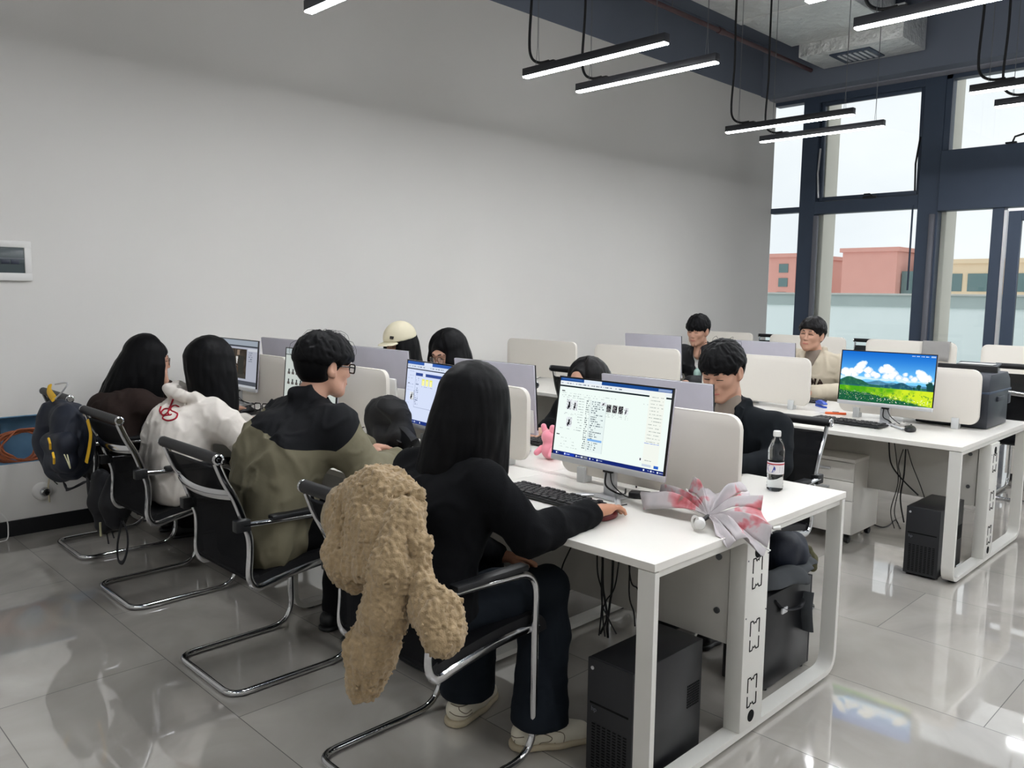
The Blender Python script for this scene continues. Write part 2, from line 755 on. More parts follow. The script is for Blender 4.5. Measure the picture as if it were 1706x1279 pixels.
# ------------------------------------------------------------------ room shell
X0, X1, Y0, Y1, ZC = -4.6, 8.6, -6.4, 4.28, 4.75
structure('floor', MB().box(X0 - .2, X1 + .25, Y0 - .2, Y1 + .2, -.12, 0), MT['floor'])
w = MB()
# left wall with the recessed opening at its foot
w.box(X0 - .2, -.98, Y1, Y1 + .2, 0, 4.11)
w.box(-.98, -.12, Y1, Y1 + .2, 0, .445)
w.box(-.98, -.12, Y1, Y1 + .2, .738, 4.11)
w.box(-.98, -.12, Y1 + .16, Y1 + .2, .445, .738)
w.box(-.12, X1 + .02, Y1, Y1 + .2, 0, 4.11)
structure('wall_left', w, MT['wall'])
structure('wall_right', MB().box(X0 - .2, X1 + .25, Y0 - .2, Y0, 0, ZC), MT['wall'])
structure('wall_back', MB().box(X0 - .2, X0, Y0, Y1, 0, ZC), MT['wall'])
structure('ceiling', MB().box(X0 - .2, X1 + .4, Y0 - .2, Y1 + .25, ZC, ZC + .15), MT['dark_paint'])
structure('beam_wall', MB().box(X0 - .2, 8.2, Y1 - .012, Y1 + .25, 4.109, ZC), MT['dark_paint'])
structure('beam_window', MB().box(8.2, 8.42, Y0, Y1 + .2, 4.1, ZC), MT['dark_paint'])
structure('trim_1', MB().box(8.42, X1 + .06, Y0, Y1 + .2, 4.085, 4.2), MT['ledge'])
structure('beam_cross', MB().box(5.4, 5.75, Y0, 1.55, 4.3, ZC), MT['dark_paint'])
structure('baseboard_left', MB().box(X0, X1, Y1 - .012, Y1, 0, .098, .003), MT['base'])
structure('baseboard_right', MB().box(X0, X1, Y0, Y0 + .012, 0, .098, .003), MT['base'])
structure('baseboard_back', MB().box(X0, X0 + .012, Y0, Y1, 0, .098, .003), MT['base'])

# ------------------------------------------------------------------ window wall
MT['glass'] = bpy.data.materials.new('window glass')
MT['glass'].use_nodes = True
_nt = MT['glass'].node_tree
_nt.nodes.clear()
_tr = nn(_nt, 'ShaderNodeBsdfTransparent')
_tr.inputs[0].default_value = (.965, .985, .98, 1)
_gl = nn(_nt, 'ShaderNodeBsdfGlossy', Roughness=.02)
_fr = nn(_nt, 'ShaderNodeFresnel', IOR=1.45)
_mx = nn(_nt, 'ShaderNodeMixShader')
_o = nn(_nt, 'ShaderNodeOutputMaterial')
_nt.links.new(_fr.outputs[0], _mx.inputs[0])
_nt.links.new(_tr.outputs[0], _mx.inputs[1])
_nt.links.new(_gl.outputs[0], _mx.inputs[2])
_nt.links.new(_mx.outputs[0], _o.inputs[0])

XW = 8.6


def fbox(mb, y0, y1, z0, z1, x0=0., x1=.14, bev=.004):
    return mb.box(XW + x0, XW + x1, y0, y1, z0, z1, bev, 1)


def win(name):
    o = bpy.data.objects.new(name, None)
    COL.objects.link(o)
    o['kind'] = 'structure'
    return o


TOPZ = 4.085
# corner strip light beside the left wall
w1 = win('window_1')
m = MB()
fbox(m, 3.66, 3.875, 0, TOPZ)
fbox(m, 3.875, 4.29, 2.62, 2.69)
fbox(m, 3.875, 4.29, 4.035, TOPZ)
fbox(m, 3.875, 4.29, 0, .08)
m.build('frame', MT['frame'], w1)
MB().box(XW + .05, XW + .06, 3.87, 4.3, .08, 4.04).build('pane', MT['glass'], w1)
MB().box(XW - .035, XW + .02, 3.60, 3.655, .0, 2.56, .004).build('mullion_cover', MT['frame_light'], w1)
# wide bay: top hung sash above a fixed pane
w2 = win('window_2')
m = MB()
fbox(m, 2.14, 2.375, 0, TOPZ)
fbox(m, 2.375, 3.66, 2.58, 2.74)
fbox(m, 2.375, 3.66, 4.0, TOPZ)
fbox(m, 2.375, 3.66, 0, .08)
m.build('frame', MT['frame'], w2)
MB().box(XW + .05, XW + .06, 2.37, 3.66, .08, 2.6).build('pane', MT['glass'], w2)
sash = MB()
TILT = Matrix.Translation((XW - .01, 0, 4.02)) @ Matrix.Rotation(math.radians(-1.6), 4, 'Y') @ Matrix.Translation((-XW, 0, -4.02))
for a in ((2.385, 2.43, 2.75, 4.0), (3.605, 3.65, 2.75, 4.0), (2.43, 3.605, 2.75, 2.80), (2.43, 3.605, 3.955, 4.0)):
    sash.box(XW + .05, XW + .1, a[0], a[1], a[2], a[3], .003, mat=TILT)
so = sash.build('sash', MT['frame'], w2)
MB().box(XW + .07, XW + .08, 2.43, 3.605, 2.8, 3.96, mat=TILT).build('sash_pane', MT['glass'], so)
m = MB()
m.box(XW - .05, XW + .0, 2.86, 3.02, 2.735, 2.765, .004)
m.tube([(XW - .03, 2.9, 2.76), (XW - .06, 2.93, 2.785), (XW - .06, 3.0, 2.785)], .009, 8)
m.build('handle', MT['black_plastic'], so)
m = MB()
m.tube([(XW + .02, 2.40, 3.42), (XW - .05, 2.41, 3.1), (XW + .01, 2.42, 2.79)], .012, 8)
m.build('stay_arm', MT['black_plastic'], so)
m = MB()
m.tube([(XW + .02, 3.63, 3.42), (XW - .02, 3.63, 3.1), (XW + .01, 3.62, 2.79)], .012, 8)
m.build('stay_arm', MT['silver'], so)
MB().box(XW - .035, XW + .02, 2.165, 2.225, .0, 2.5, .004).build('mullion_cover', MT['frame_light'], w2)
MB().box(XW - .012, XW + .0, 2.415, 2.435, 1.6, 2.62, .002).build('blind_chain', MT['frame'], w2)
# door bay with side light, top light and dark spandrel
w3 = win('window_3')
m = MB()
fbox(m, Y0, 2.14, 2.53, 3.225, -.03)
fbox(m, 2.07, 2.14, 3.2, TOPZ)
fbox(m, .55, 2.14, 4.035, TOPZ)
fbox(m, .55, .70, 3.2, TOPZ)
fbox(m, 1.44, 1.56, 0, 2.55)
fbox(m, 1.56, 2.14, 0, .08)
m.build('frame', MT['frame'], w3)
MB().box(XW + .05, XW + .06, .7, 2.08, 3.2, 4.05).build('top_pane', MT['glass'], w3)
MB().box(XW + .05, XW + .06, 1.55, 2.15, .08, 2.55).build('side_pane', MT['glass'], w3)
m = MB()
m.box(XW - .06, XW - .02, 1.36, 1.47, 3.222, 3.24, .003)
m.tube([(XW - .04, 1.40, 3.24), (XW - .05, 1.38, 3.29), (XW - .05, 1.28, 3.315)], .011, 8)
m.build('handle', MT['black_plastic'], w3)
d1 = win('door_1')
m = MB()
for a in ((1.27, 1.40, 0, 2.49), (.42, .55, 0, 2.49), (.55, 1.27, 0, .14), (.55, 1.27, 2.38, 2.49)):
    fbox(m, a[0], a[1], a[2], a[3], .02, .08)
m.build('door_frame', MT['frame'], d1)
MB().box(XW + .045, XW + .055, .55, 1.27, .14, 2.38).build('pane', MT['glass'], d1)
MB().box(XW - .005, XW + .02, 1.402, 1.438, 0, 2.5).build('door_seal', MT['silver'], d1)
# the bays beyond the frame on the right
nwin = 4
for k, (a, b) in enumerate(((-.9, .42), (-2.4, -.95), (-3.9, -2.45), (-5.4, -3.95))):
    wk = win('window_%d' % (nwin + k))
    m = MB()
    fbox(m, a - .1, a + .08, 0, TOPZ)
    fbox(m, a, b, 0, .08)
    fbox(m, a, b, 4.0, TOPZ)
    m.build('frame', MT['frame'], wk)
    MB().box(XW + .05, XW + .06, a + .05, b + .03, .08, 2.55).build('pane', MT['glass'], wk)
    MB().box(XW + .05, XW + .06, a + .05, b + .2, 3.2, 4.05).build('pane', MT['glass'], wk)
structure('wall_window_corner', MB().box(XW, XW + .25, Y0 - .2, -5.5, 0, ZC), MT['wall'])

# ------------------------------------------------------------------ outside
MT['stone'] = pm('cream facade pillar', (252, 244, 232), .8, var=(2, .03))
MT['pink'] = pm('salmon render', (214, 158, 146), .85, var=(1, .03))
MT['cream'] = pm('cream render', (226, 204, 172), .85, var=(1, .03))
MT['greyb'] = pm('pale grey concrete', (196, 196, 192), .85)
MT['dkglass'] = pm('dark green window glass', (96, 122, 122), .25)
MT['white_roof'] = pm('pale wet parapet', (238, 248, 246), .7, var=(.6, .05))
MT['parcap'] = pm('grey parapet band', (176, 188, 186), .8, var=(.7, .08))
MT['terrace'] = pm('pale terrace slabs', (206, 214, 212), .35, var=(.5, .06))
for k, (ya, yb) in enumerate(((3.60, 3.72), (2.09, 2.21), (.47, .59), (-1.0, -.88), (-2.5, -2.38))):
    structure('pillar_outside', MB().box(XW + .15, XW + .52, ya, yb, -3, 4.6, .01), MT['stone'])
structure('terrace_ground', MB().box(XW + .3, 24, -30, 40, -.3, -.1), MT['terrace'])
m = MB().box(20, 20.3, -30, 40, -.1, 1.26)
structure('parapet_outside', m, MT['white_roof'])
structure('parapet_band_outside', MB().box(19.95, 20.35, -30, 40, 1.26, 1.55), MT['parcap'])
structure('parapet_coping_outside', MB().box(19.9, 20.4, -30, 40, 1.55, 1.6, .01), MT['greyb'])


def building(x, y0, y1, z1, m, label, wins=(), dep=14., z0=-8, cap=None, extras=()):
    b = thing('building', label, 'building', (x, (y0 + y1) / 2, z0))
    MB().box(0, dep, -(y1 - y0) / 2, (y1 - y0) / 2, 0, z1 - z0).build('facade', m, b, smooth=None)
    ym = (y0 + y1) / 2
    if cap:
        MB().box(-.2, dep + .2, -(y1 - y0) / 2 - .2, (y1 - y0) / 2 + .2, z1 - z0, z1 - z0 + .35).build('roof_edge', cap, b, smooth=None)
    for (a, bb, c, d) in wins:
        MB().box(-.08, .05, a - ym, bb - ym, c - z0, d - z0, .02).build('window', MT['dkglass'], b, smooth=None)
    for (a, bb, c, d, mm) in extras:
        MB().box(-.6, 2., a - ym, bb - ym, c - z0, d - z0).build('bay', mm, b, smooth=None)
    return b


building(70, 34.3, 44, 5.0, MT['pink'], 'pink building with small windows in the narrow corner window', cap=MT['pink'],
         wins=((35.0, 35.9, 3.6, 4.4), (35.0, 35.9, 2.3, 3.1), (35.1, 36, 1.1, 1.8)))
building(68, 24.6, 29.1, 5.2, MT['pink'], 'tall windowless salmon pink block above the parapet', cap=MT['pink'], dep=10)
building(86, 31.5, 41, 4.0, MT['greyb'], 'pale grey low building with vertical posts left of the pink block',
         wins=((35.2, 36.2, 2.2, 3.8), (37.0, 38.0, 2.2, 3.8)),
         extras=((34.2, 35.0, 1, 5.0, MT['greyb']), (36.5, 37.2, 1, 5.0, MT['greyb'])))
building(69, 23.0, 24.5, 3.6, MT['dkglass'], 'green glass stair tower beside the salmon pink block', dep=6)
building(70, 6, 22.3, 4.2, MT['cream'], 'long cream building with wide dark windows behind the door bay', cap=MT['cream'],
         wins=((20.2, 21.2, 2.0, 3.4), (17.6, 19.8, 2.0, 3.4), (14.6, 17.0, 2.0, 3.4), (11.6, 14.0, 2.0, 3.4), (8.0, 11.0, 2, 3.4)))

# ------------------------------------------------------------------ services under the ceiling
MT['foil'] = pm('crinkled aluminium foil wrap', (226, 228, 226), .42, metal=.45, bump=(9, 1., .05), var=(3, .12))
du = thing('air_duct', 'foil wrapped air duct under the dark ceiling, ending in a box with a grille', 'duct', (2.5, 2.95, 4.3))
m = MB()
m.box(-5.5, 4.95, -.62, .55, .12, .44, .01)
for k in range(7):
    m.box(-5.0 + k * 1.45, -4.88 + k * 1.45, -.632, .562, .108, .44, .006)
m.build('duct_run', MT['foil'], du)
m = MB().box(4.95, 5.62, -.72, .46, -.02, .34, .012)
m.build('plenum_box', MT['foil'], du)
g = MB()
g.box(5.06, 5.5, -.32, .14, -.035, -.018, .004)
go = g.build('grille', MT['frame'], du)
m = MB()
for k in range(6):
    m.box(5.12, 5.44, -.27 + k * .062, -.24 + k * .062, -.043, -.034)
m.build('slat', MT['silver'], go)
pp = thing('sprinkler_pipe', 'thin dark red pipe running below the ceiling beside the duct', 'pipe', (2, 3.56, 4.29))
MB().tube([(-6.5, 0, 0), (6.1, 0, 0)], .024, 12).build('pipe_run', MT['pipe'], pp)
for xx in (.2, 2.1, 4.0):
    MB().tube([(xx - .05, 0, 0), (xx + .05, 0, 0)], .033, 12).build('coupling', MT['pipe'], pp)
for xx in (-1.5, 1.1, 3.1, 5.2):
    MB().tube([(xx, 0, .02), (xx, 0, .46)], .006, 6).build('hanger_rod', MT['wire'], pp)


# ------------------------------------------------------------------ pendant lamps
def lamp_proto():
    t = thing('pendant_lamp', 'x', 'lamp', (0, 0, 2.97))
    m = MB().box(-.026, .026, -.58, .58, .008, .06, .003)
    m.build('housing', MT['lamp_body'], t)
    MB().box(-.0225, .0225, -.575, .575, 0, .009).build('diffuser', MT['lamp_light'], t, smooth=None)
    for y in (.46, -.5):
        m = MB()
        for s in (-1, 1):
            m.tube([(.018 * s, y, .06), (.004 * s, y, .18), (.004 * s, y, 1.78)], .0016, 5)
        m.build('suspension_wire', MT['wire'], t)
    m = MB().box(-.02, .02, .3, .42, .06, .072, .003)
    m.tube(smooth_path([(0, .36, .075), (0, .45, .08), (0, .52, .13), (.0, .54, .25), (.01, .53, .6), (.0, .53, 1.0), (0, .53, 1.78)], 6), .0095, 8)
    m.build('conduit', MT['cable'], t)
    return t


lamps = [  # x, y centre, label
    (2.22, 2.16, 'pendant lamp before the left wall, left one of the middle front pair'),
    (2.77, 2.16, 'pendant lamp before the left wall, right one of the middle front pair'),
    (4.83, 2.16, 'pendant lamp left one of the far pair before the window'),
    (5.45, 2.16, 'pendant lamp right one of the far pair, lowest across the window'),
    (.50, 2.08, 'pendant lamp cut by the top edge of the photo above the left wall'),
    (2.71, .11, 'large bright pendant lamp at the top right below the foil duct'),
    (2.13, .11, 'pendant lamp of which only the tip shows at the top beside the duct'),
    (4.69, .11, 'pendant lamp at the right edge before the top window, upper of two'),
    (5.29, .11, 'pendant lamp at the right edge before the top window, lower of two'),
]
lp = None
for i, (x, y, lab) in enumerate(lamps):
    if lp is None:
        lp = lamp_proto()
        lp.location = (x, y, 2.97)
        lp['label'] = lab
        lp['group'] = 'linear pendant lamps'
    else:
        dup(lp, (x, y, 2.97), label=lab, group='linear pendant lamps')
# unseen lamps carry on the rows; window-side ones are added to light the wall
for x in (-2.65, -.05, 7.3, 7.9):
    for y in ((2.08, .11, -1.86, -3.9) if x < 0 else (.11, -1.86, -3.9)):
        dup(lp, (x, y, 2.97), label='unseen pendant lamp over the rest of the office', group='linear pendant lamps')
for x in (.50, 2.13, 2.71, 4.69, 5.29):
    for y in ((.11, -1.86, -3.9) if x == .5 else (-1.86, -3.9)):
        dup(lp, (x, y, 2.97), label='unseen pendant lamp over the rest of the office', group='linear pendant lamps')

# ------------------------------------------------------------------ sky
wd = bpy.data.worlds.new('overcast sky')
SC.world = wd
wd.use_nodes = True
nt = wd.node_tree
bg = nt.nodes['Background']
tc = nn(nt, 'ShaderNodeTexCoord')
mp = nn(nt, 'ShaderNodeMapping')
mp.inputs['Scale'].default_value = (1, 1, 2.2)
no = nn(nt, 'ShaderNodeTexNoise', Scale=3., Detail=4.)
cr = nn(nt, 'ShaderNodeValToRGB')
cr.color_ramp.elements[0].position = .3
cr.color_ramp.elements[0].color = srgb(222, 226, 232)
cr.color_ramp.elements[1].position = .75
cr.color_ramp.elements[1].color = srgb(244, 245, 246)
nt.links.new(tc.outputs['Generated'], mp.inputs['Vector'])
nt.links.new(mp.outputs[0], no.inputs['Vector'])
nt.links.new(no.outputs['Fac'], cr.inputs[0])
nt.links.new(cr.outputs[0], bg.inputs['Color'])
bg.inputs['Strength'].default_value = .98
SC.view_settings.view_transform = 'Standard'
SC.view_settings.look = 'None'
SC.view_settings.gamma = 1.0
SC.view_settings.exposure = 0.42
SC.view_settings.use_curve_mapping = False
SC.cycles.max_bounces = 8
SC.cycles.transparent_max_bounces = 16
SC.cycles.sample_clamp_indirect = 6.0
SC.cycles.caustics_reflective = False
SC.cycles.caustics_refractive = False
# ------------------------------------------------------------------ benches of desks
U, NU, TD, GAP = 1.03, 4, .6455, .003      # unit length, units, top depth, middle gap
RW = 2 * TD + GAP


def knockout(mb, y, z, x):
    """thin dark outline of a cable outlet blank on the riser front"""
    w, h, t = .030, .052, .0035
    def bar(x0, x1, z0, z1):
        mb.box(x0, x1, y - .0015, y + .0005, z0, z1)
    for s in (-1, 1):
        bar(x + s * w - t / 2, x + s * w + t / 2, z - h, z - .012)
        bar(x + s * w - t / 2, x + s * w + t / 2, z + .002, z + h)
        for e in (-1, 1):
            bar(min(x + s * w, x + s * .013), max(x + s * w, x + s * .013), z + e * h - t / 2, z + e * h + t / 2)
            mb.tube([(x + s * .013, y, z + e * h), (x + s * .006, y, z + e * (h - .012)), (x + s * .002, y, z + e * (h - .006))], t * .5, 5)


def bench(x0, name, label, units=NU, right_tops=True):
    t = thing('desk', label, 'desk', (x0, 0, 0))
    for k in range(units):
        for (a, b) in ((0, TD), (TD + GAP, RW)):
            MB().box(a, b, k * U + .0006, (k + 1) * U - .0006, .725, .75, .0012, 1).build('table_top', MT['white_lam'], t)
    ys = [0.] + [k * U - .03 for k in range(1, units)] + [units * U - .06]
    for i, y in enumerate(ys):
        path = arc_path([(.012, 0, .722), (.012, 0, .022), (RW - .022, 0, .022), (RW - .022, 0, .722)], .075, 7)
        m = MB()
        n = len(path)
        vs, fs = [], []
        for j, p in enumerate(path):
            a, b = path[max(j - 1, 0)], path[min(j + 1, n - 1)]
            tt = (b - a).normalized()
            nx, nz = -tt.z, tt.x
            for (o, yy) in ((-.011, 0.), (-.011, .06), (.011, .06), (.011, 0.)):
                vs.append((p.x + nx * o, y + yy, p.z + nz * o))
        for j in range(n - 1):
            for k in range(4):
                fs.append((4 * j + k, 4 * j + (k + 1) % 4, 4 * j + 4 + (k + 1) % 4, 4 * j + 4 + k))
        fs += [(0, 1, 2, 3), (4 * n - 1, 4 * n - 2, 4 * n - 3, 4 * n - 4)]
        v, f = m._add(vs, fs)
        fr = m.build('leg_frame', MT['white_metal'], t, smooth=30)
        for xx in (.1, RW - .1):
            MB().cyl((xx, y + .03, 0), (xx, y + .03, .012), .022, 16).build('foot', MT['black_plastic'], fr)
        MB().box(.03, RW - .03, y + .01, y + .05, .70, .724, .002).build('cross_rail', MT['white_metal'], fr)
    # cable risers at both ends
    for y in (0.0, units * U - .06):
        m = MB().box(.52, .672, y - .004, y + .06, .033, .7, .003)
        ri = m.build('cable_riser', MT['white_metal'], t)
        if y == 0:
            for z in (.588, .367, .165):
                m = MB()
                knockout(m, y - .0045, z, .592)
                m.build('knockout', MT['black_hole'], ri, smooth=None)
            for z in (.66, .075):
                MB().cyl((.592, y - .0055, z), (.592, y - .0035, z), .021, 20).build('cable_hole', MT['black_hole'], ri)
            for (x, z) in ((.529, .64), (.529, .44), (.663, .64), (.663, .44)):
                MB().cyl((x, y - .006, z), (x, y - .003, z), .003, 8).build('screw', MT['wire'], ri)
    for k in range(units):
        a, b = k * U + .065, (k + 1) * U - .035
        MB().box(.528, .546, a, b, .33, .722, .002).build('modesty_panel', MT['modesty'], t)
    for z in (.63, .44):
        m = MB().cyl((.522, .105, z), (.53, .105, z), .011, 14)
        m.build('bolt', MT['wire'], t)
    # screens clamped between facing seats
    for k in range(units):
        y0, y1 = k * U + .108, k * U + .932
        m = MB()
        m.prism(rrect(y0, y1, .782, 1.105, .05), 0, .635, .659, .003)
        d = m.build('divider_panel', MT['divider'], t)
        for yy in (y0 + .12, y1 - .12):
            MB().box(.622, .672, yy - .02, yy + .02, .7505, .79, .004).build('clamp', MT['clear_plastic'], d)
            m = MB().box(.618, .634, yy - .02, yy + .02, .7505, .815, .003)
            m.build('clamp', MT['clear_plastic'], d)
    return t


bench_a = bench(0, 'desk', 'long white desk row in front, its near end carrying the crumpled umbrella')
bench_b = bench(2.707, 'desk', 'long white desk row in the middle carrying the printer and the landscape monitor')
bench_c = bench(5.66, 'desk', 'white desk row closest to the windows, mostly hidden behind the middle row')

# ------------------------------------------------------------------ chairs


def chair_proto(label, h=.93, group='cantilever chairs'):
    """sitter looks along +x; x = 0 is the rear floor bar"""
    t = thing('office_chair', label, 'chair', (0, 0, 0), 0, group)
    W = .225
    k = (h - .62) / .31
    prof = [(-.028, h - .015), (.0, h - .09 * k), (.04, .62 + .14 * k), (.075, .655), (.092, .60), (.094, .54), (.088, .47), (.092, .435),
            (.108, .408), (.135, .40), (.2, .413), (.35, .435), (.47, .442), (.53, .44), (.555, .425), (.56, .405)]
    sp = [(v.x, v.z) for v in smooth_path([(a, 0, b) for a, b in prof], 4)]
    # chrome floor loop rising to the arms
    for s in (-1, 1):
        pts = arc_path([(0, 0, .0135), (0, s * (W + .01), .0135), (.52, s * (W + .012), .0135), (.52, s * (W + .012), .635), (.06, s * (W + .012), .655)], [.07, .11, .085], 7)
        MB().tube(pts, .0125, 12, flat=(1, 1)).build('arm_leg_tube', MT['chrome'], t)
        MB().box(.17, .47, s * (W + .012) - .022, s * (W + .012) + .022, .652, .674, .008).build('armrest', MT['black_plastic'], t)
        m = MB().box(.03, .088, s * (W + .006) - .018, s * (W + .006) + .018, .632, .676, .004)
        m.build('arm_joint', MT['black_plastic'], t)
        # oval tube edging back and seat
        MB().tube([(x, s * W, z) for x, z in sp[:-6]], .0115, 8, flat=(.75, 1.3)).build('side_tube', MT['chrome'], t)
    # back and seat skins
    nb = next(i for i, q in enumerate(sp) if q[1] < .44) + 2
    MB().sweep(sp[2:nb + 1], -W + .008, W - .008, .012).build('backrest', MT['mesh_black'], t, smooth=60)
    seat = [(x, z + .006) for x, z in sp[nb - 1:]]
    MB().sweep(seat, -W + .006, W - .006, .036).build('seat', MT['black_leather'], t, smooth=60)
    MB().tube([(-.03, -W - .012, h), (-.03, W + .012, h)], .021, 18).build('head_roll', MT['black_leather'], t)
    for s in (-1, 1):
        m = MB()
        m.lathe([(.0, 0), (.019, 0), (.021, .004), (.021, .010), (.015, .012), (.014, .009), (.006, .009), (.005, .011), (0, .011)], 18)
        o = m.build('end_cap', MT['chrome'], t)
        o.location = (-.03, s * (W + .012), h)
        o.rotation_euler = (-s * PI / 2, 0, 0)
    zc = .62 + .16 * k
    xc = .035
    pts = [(xc - .012 - .028 * (1 - (y / W) ** 2), y, zc - .012 * (1 - (y / W) ** 2)) for y in np.linspace(-W, W, 13)]
    MB().tube(pts, .016, 8, flat=(.35, 1.1)).build('back_bar', MT['chrome'], t)
    return t


G1 = 'chrome cantilever chairs'
ch1 = chair_proto('black chrome chair in front with a beige fleece jacket over its back', .915, G1)
ch1.location = (-.57, .66, 0)
dup(ch1, (-.59, 1.695, 0), 0, 'black chrome chair of the person in the olive and black jacket', G1)
dup(ch1, (-.54, 2.80, 0), 0, 'black chrome chair of the person in the white hoodie', G1)
dup(ch1, (-.47, 3.73, 0), 0, 'black chrome chair with the navy and yellow backpack hung on it', G1)
dup(ch1, (1.90, .60, 0), PI, 'black mesh chair of the person in the dark blazer', G1)
dup(ch1, (1.95, 1.52, 0), PI, 'black chair of the person whose head top shows above the nearest lit monitor', G1)
dup(ch1, (1.95, 2.60, 0), PI, 'black chair of the person with round glasses beside the cream cap', G1)
dup(ch1, (2.02, 3.45, 0), PI, 'black chair of the person in the cream cap', G1)
dup(ch1, (4.72, 2.62, 0), PI, 'black chair of the person in the black jacket near the wall', G1)
dup(ch1, (4.74, 1.58, 0), PI, 'black chair of the person in the cream varsity jacket', G1)
ch_t = chair_proto('empty tall black mesh chair showing above the left corner of the nearest lit monitor', 1.02, 'tall mesh chairs')
ch_t.location = (2.16, 2.12, 0)
dup(ch_t, (7.52, 3.56, 0), PI, 'tall black chair showing in the gap between the two far left desk screens', 'tall mesh chairs')
dup(ch_t, (7.52, 2.36, 0), PI, 'tall black chair behind the window desks, left of the landscape monitor', 'tall mesh chairs')
dup(ch_t, (5.02, .22, 0), 0, 'black chair whose arm shows at the right edge beyond the printer', 'tall mesh chairs')

# ------------------------------------------------------------------ desk computers


def grid_screen(name, img, w, h, parent, strength, off):
    """a lit panel: one face per picture element, colours stored on the mesh; img rows run top to bottom"""
    H, Wn = img.shape[:2]
    ys = np.linspace(w / 2, -w / 2, Wn + 1)
    zs = np.linspace(h, 0, H + 1)
    Y, Z = np.meshgrid(ys, zs)
    V = np.stack([np.zeros_like(Y), Y, Z], -1).reshape(-1, 3) + np.array(off)
    i = np.arange(H * (Wn + 1)).reshape(H, Wn + 1)[:, :-1].ravel()
    Q = np.stack([i, i + Wn + 1, i + Wn + 2, i + 1], 1)
    me = bpy.data.meshes.new(name)
    me.vertices.add(len(V))
    me.vertices.foreach_set('co', V.astype(np.float32).ravel())
    me.loops.add(len(Q) * 4)
    me.loops.foreach_set('vertex_index', Q.astype(np.int32).ravel())
    me.polygons.add(len(Q))
    me.polygons.foreach_set('loop_start', np.arange(0, len(Q) * 4, 4, dtype=np.int32))
    me.update(calc_edges=True)
    c = img.reshape(-1, 3) / 255.
    lin = np.where(c <= .04045, c / 12.92, ((c + .055) / 1.055) ** 2.4)
    at = me.color_attributes.new('Col', 'FLOAT_COLOR', 'CORNER')
    rgba = np.ones((len(Q) * 4, 4), np.float32)
    rgba[:, :3] = np.repeat(lin, 4, 0)
    at.data.foreach_set('color', rgba.ravel())
    m = bpy.data.materials.get('lit screen %.2f' % strength)
    if m is None:
        m = emit('lit screen %.2f' % strength, (255, 255, 255), strength)
        nt = m.node_tree
        e = [n for n in nt.nodes if n.type == 'EMISSION'][0]
        a = nn(nt, 'ShaderNodeVertexColor', _layer_name='Col')
        nt.links.new(a.outputs['Color'], e.inputs['Color'])
    return link(name, me, m, parent)


def monitor(label, x, y, yaw, tilt=.1, z0=.862 - .75, img=None, strength=.9, back='lilac_back', h=.332, w=.55, chin=.022, group='flat monitors'):
    """screen looks along local -x; yaw turns the whole; seated users of the far side: yaw = pi"""
    t = thing('monitor', label, 'monitor', (x, y, .75), yaw, group)
    R = Matrix.Translation((0, 0, z0)) @ Matrix.Rotation(tilt, 4, 'Y')

    def tr(o):
        o.data.transform(R)
        return o
    m = MB().box(.004, .013, -w / 2, w / 2, 0, h, .003)
    tr(m.build('back_cover', MT[back], t))
    m = MB().box(.013, .032, -w * .30, w * .30, .015, h * .52, .009)
    m.box(.013, .018, -w / 2 + .01, w / 2 - .01, .01, h * .36, .003)
    hs = tr(m.build('back_housing', MT['white_plastic'] if back == 'lilac_back' else MT[back], t))
    m = MB()
    for k in range(3):
        m.box(.0175, .0185, -.24, -.13, .045 + .016 * k, .049 + .016 * k)
    o = m.build('vent', MT['frame_light'], hs)
    tr(o)
    m = MB()
    b = .006
    m.box(-.004, .005, -w / 2, -w / 2 + b, chin, h, .001)
    m.box(-.004, .005, w / 2 - b, w / 2, chin, h, .001)
    m.box(-.004, .005, -w / 2, w / 2, h - b, h, .001)
    tr(m.build('bezel', MT['bezel'], t))
    tr(MB().box(-.005, .006, -w / 2, w / 2, -.001, chin, .002).build('chin', MT['silver'], t))
    if img is not None:
        tr(grid_screen('screen', img, w - 2 * b, h - b - chin, t, strength, (-.0012, 0, chin)))
    else:
        tr(MB().box(-.001, .005, -w / 2 + b, w / 2 - b, chin, h - b).build('screen', MT['bezel'], t))
    m = MB()
    m.box(.03, .05, -.028, .028, .006, z0 + .14, .006)
    m.build('stand_neck', MT['silver'], t)
    m = MB()
    for s in (-1, 1):
        m.tube([(.07, 0, .008), (.0, s * .07, .007), (-.09, s * .15, .005)], [.011, .010, .008], 8, flat=(1.2, .6))
    m.box(.0, .09, -.05, .05, .0, .012, .004)
    m.build('stand_base', MT['silver'], t)
    # plugs and leads hanging below the panel
    m = MB()
    m.box(.006, .022, -.03, .012, z0 - .012, z0 + .004, .002)
    m.tube(smooth_path([(.014, 0, z0 - .01), (.012, .0, z0 - .06), (.03, -.03, .03), (.1, -.02, .008), (.17, .03, .008)], 6), .0035, 7)
    m.tube(smooth_path([(.014, -.02, z0 - .01), (.0, -.045, z0 - .05), (.04, -.08, .02), (.13, -.06, .006)], 6), .0025, 6)
    m.build('monitor_lead', MT['cable'], t)
    return t


rs = np.random.RandomState(11)


def canvas(w, h, c):
    a = np.empty((h, w, 3))
    a[:] = c
    return a


def rect(a, x0, y0, x1, y1, c):
    a[int(y0):int(y1), int(x0):int(x1)] = c


def textline(a, x0, x1, y, c, hgt=1, dens=.62):
    x = int(x0)
    while x < x1:
        n = rs.randint(1, 4)
        if rs.rand() < dens:
            a[int(y):int(y) + hgt, x:min(x + n, int(x1))] = np.array(c) * (.9 + .2 * rs.rand())
        x += n + (1 if rs.rand() < .5 else 0)


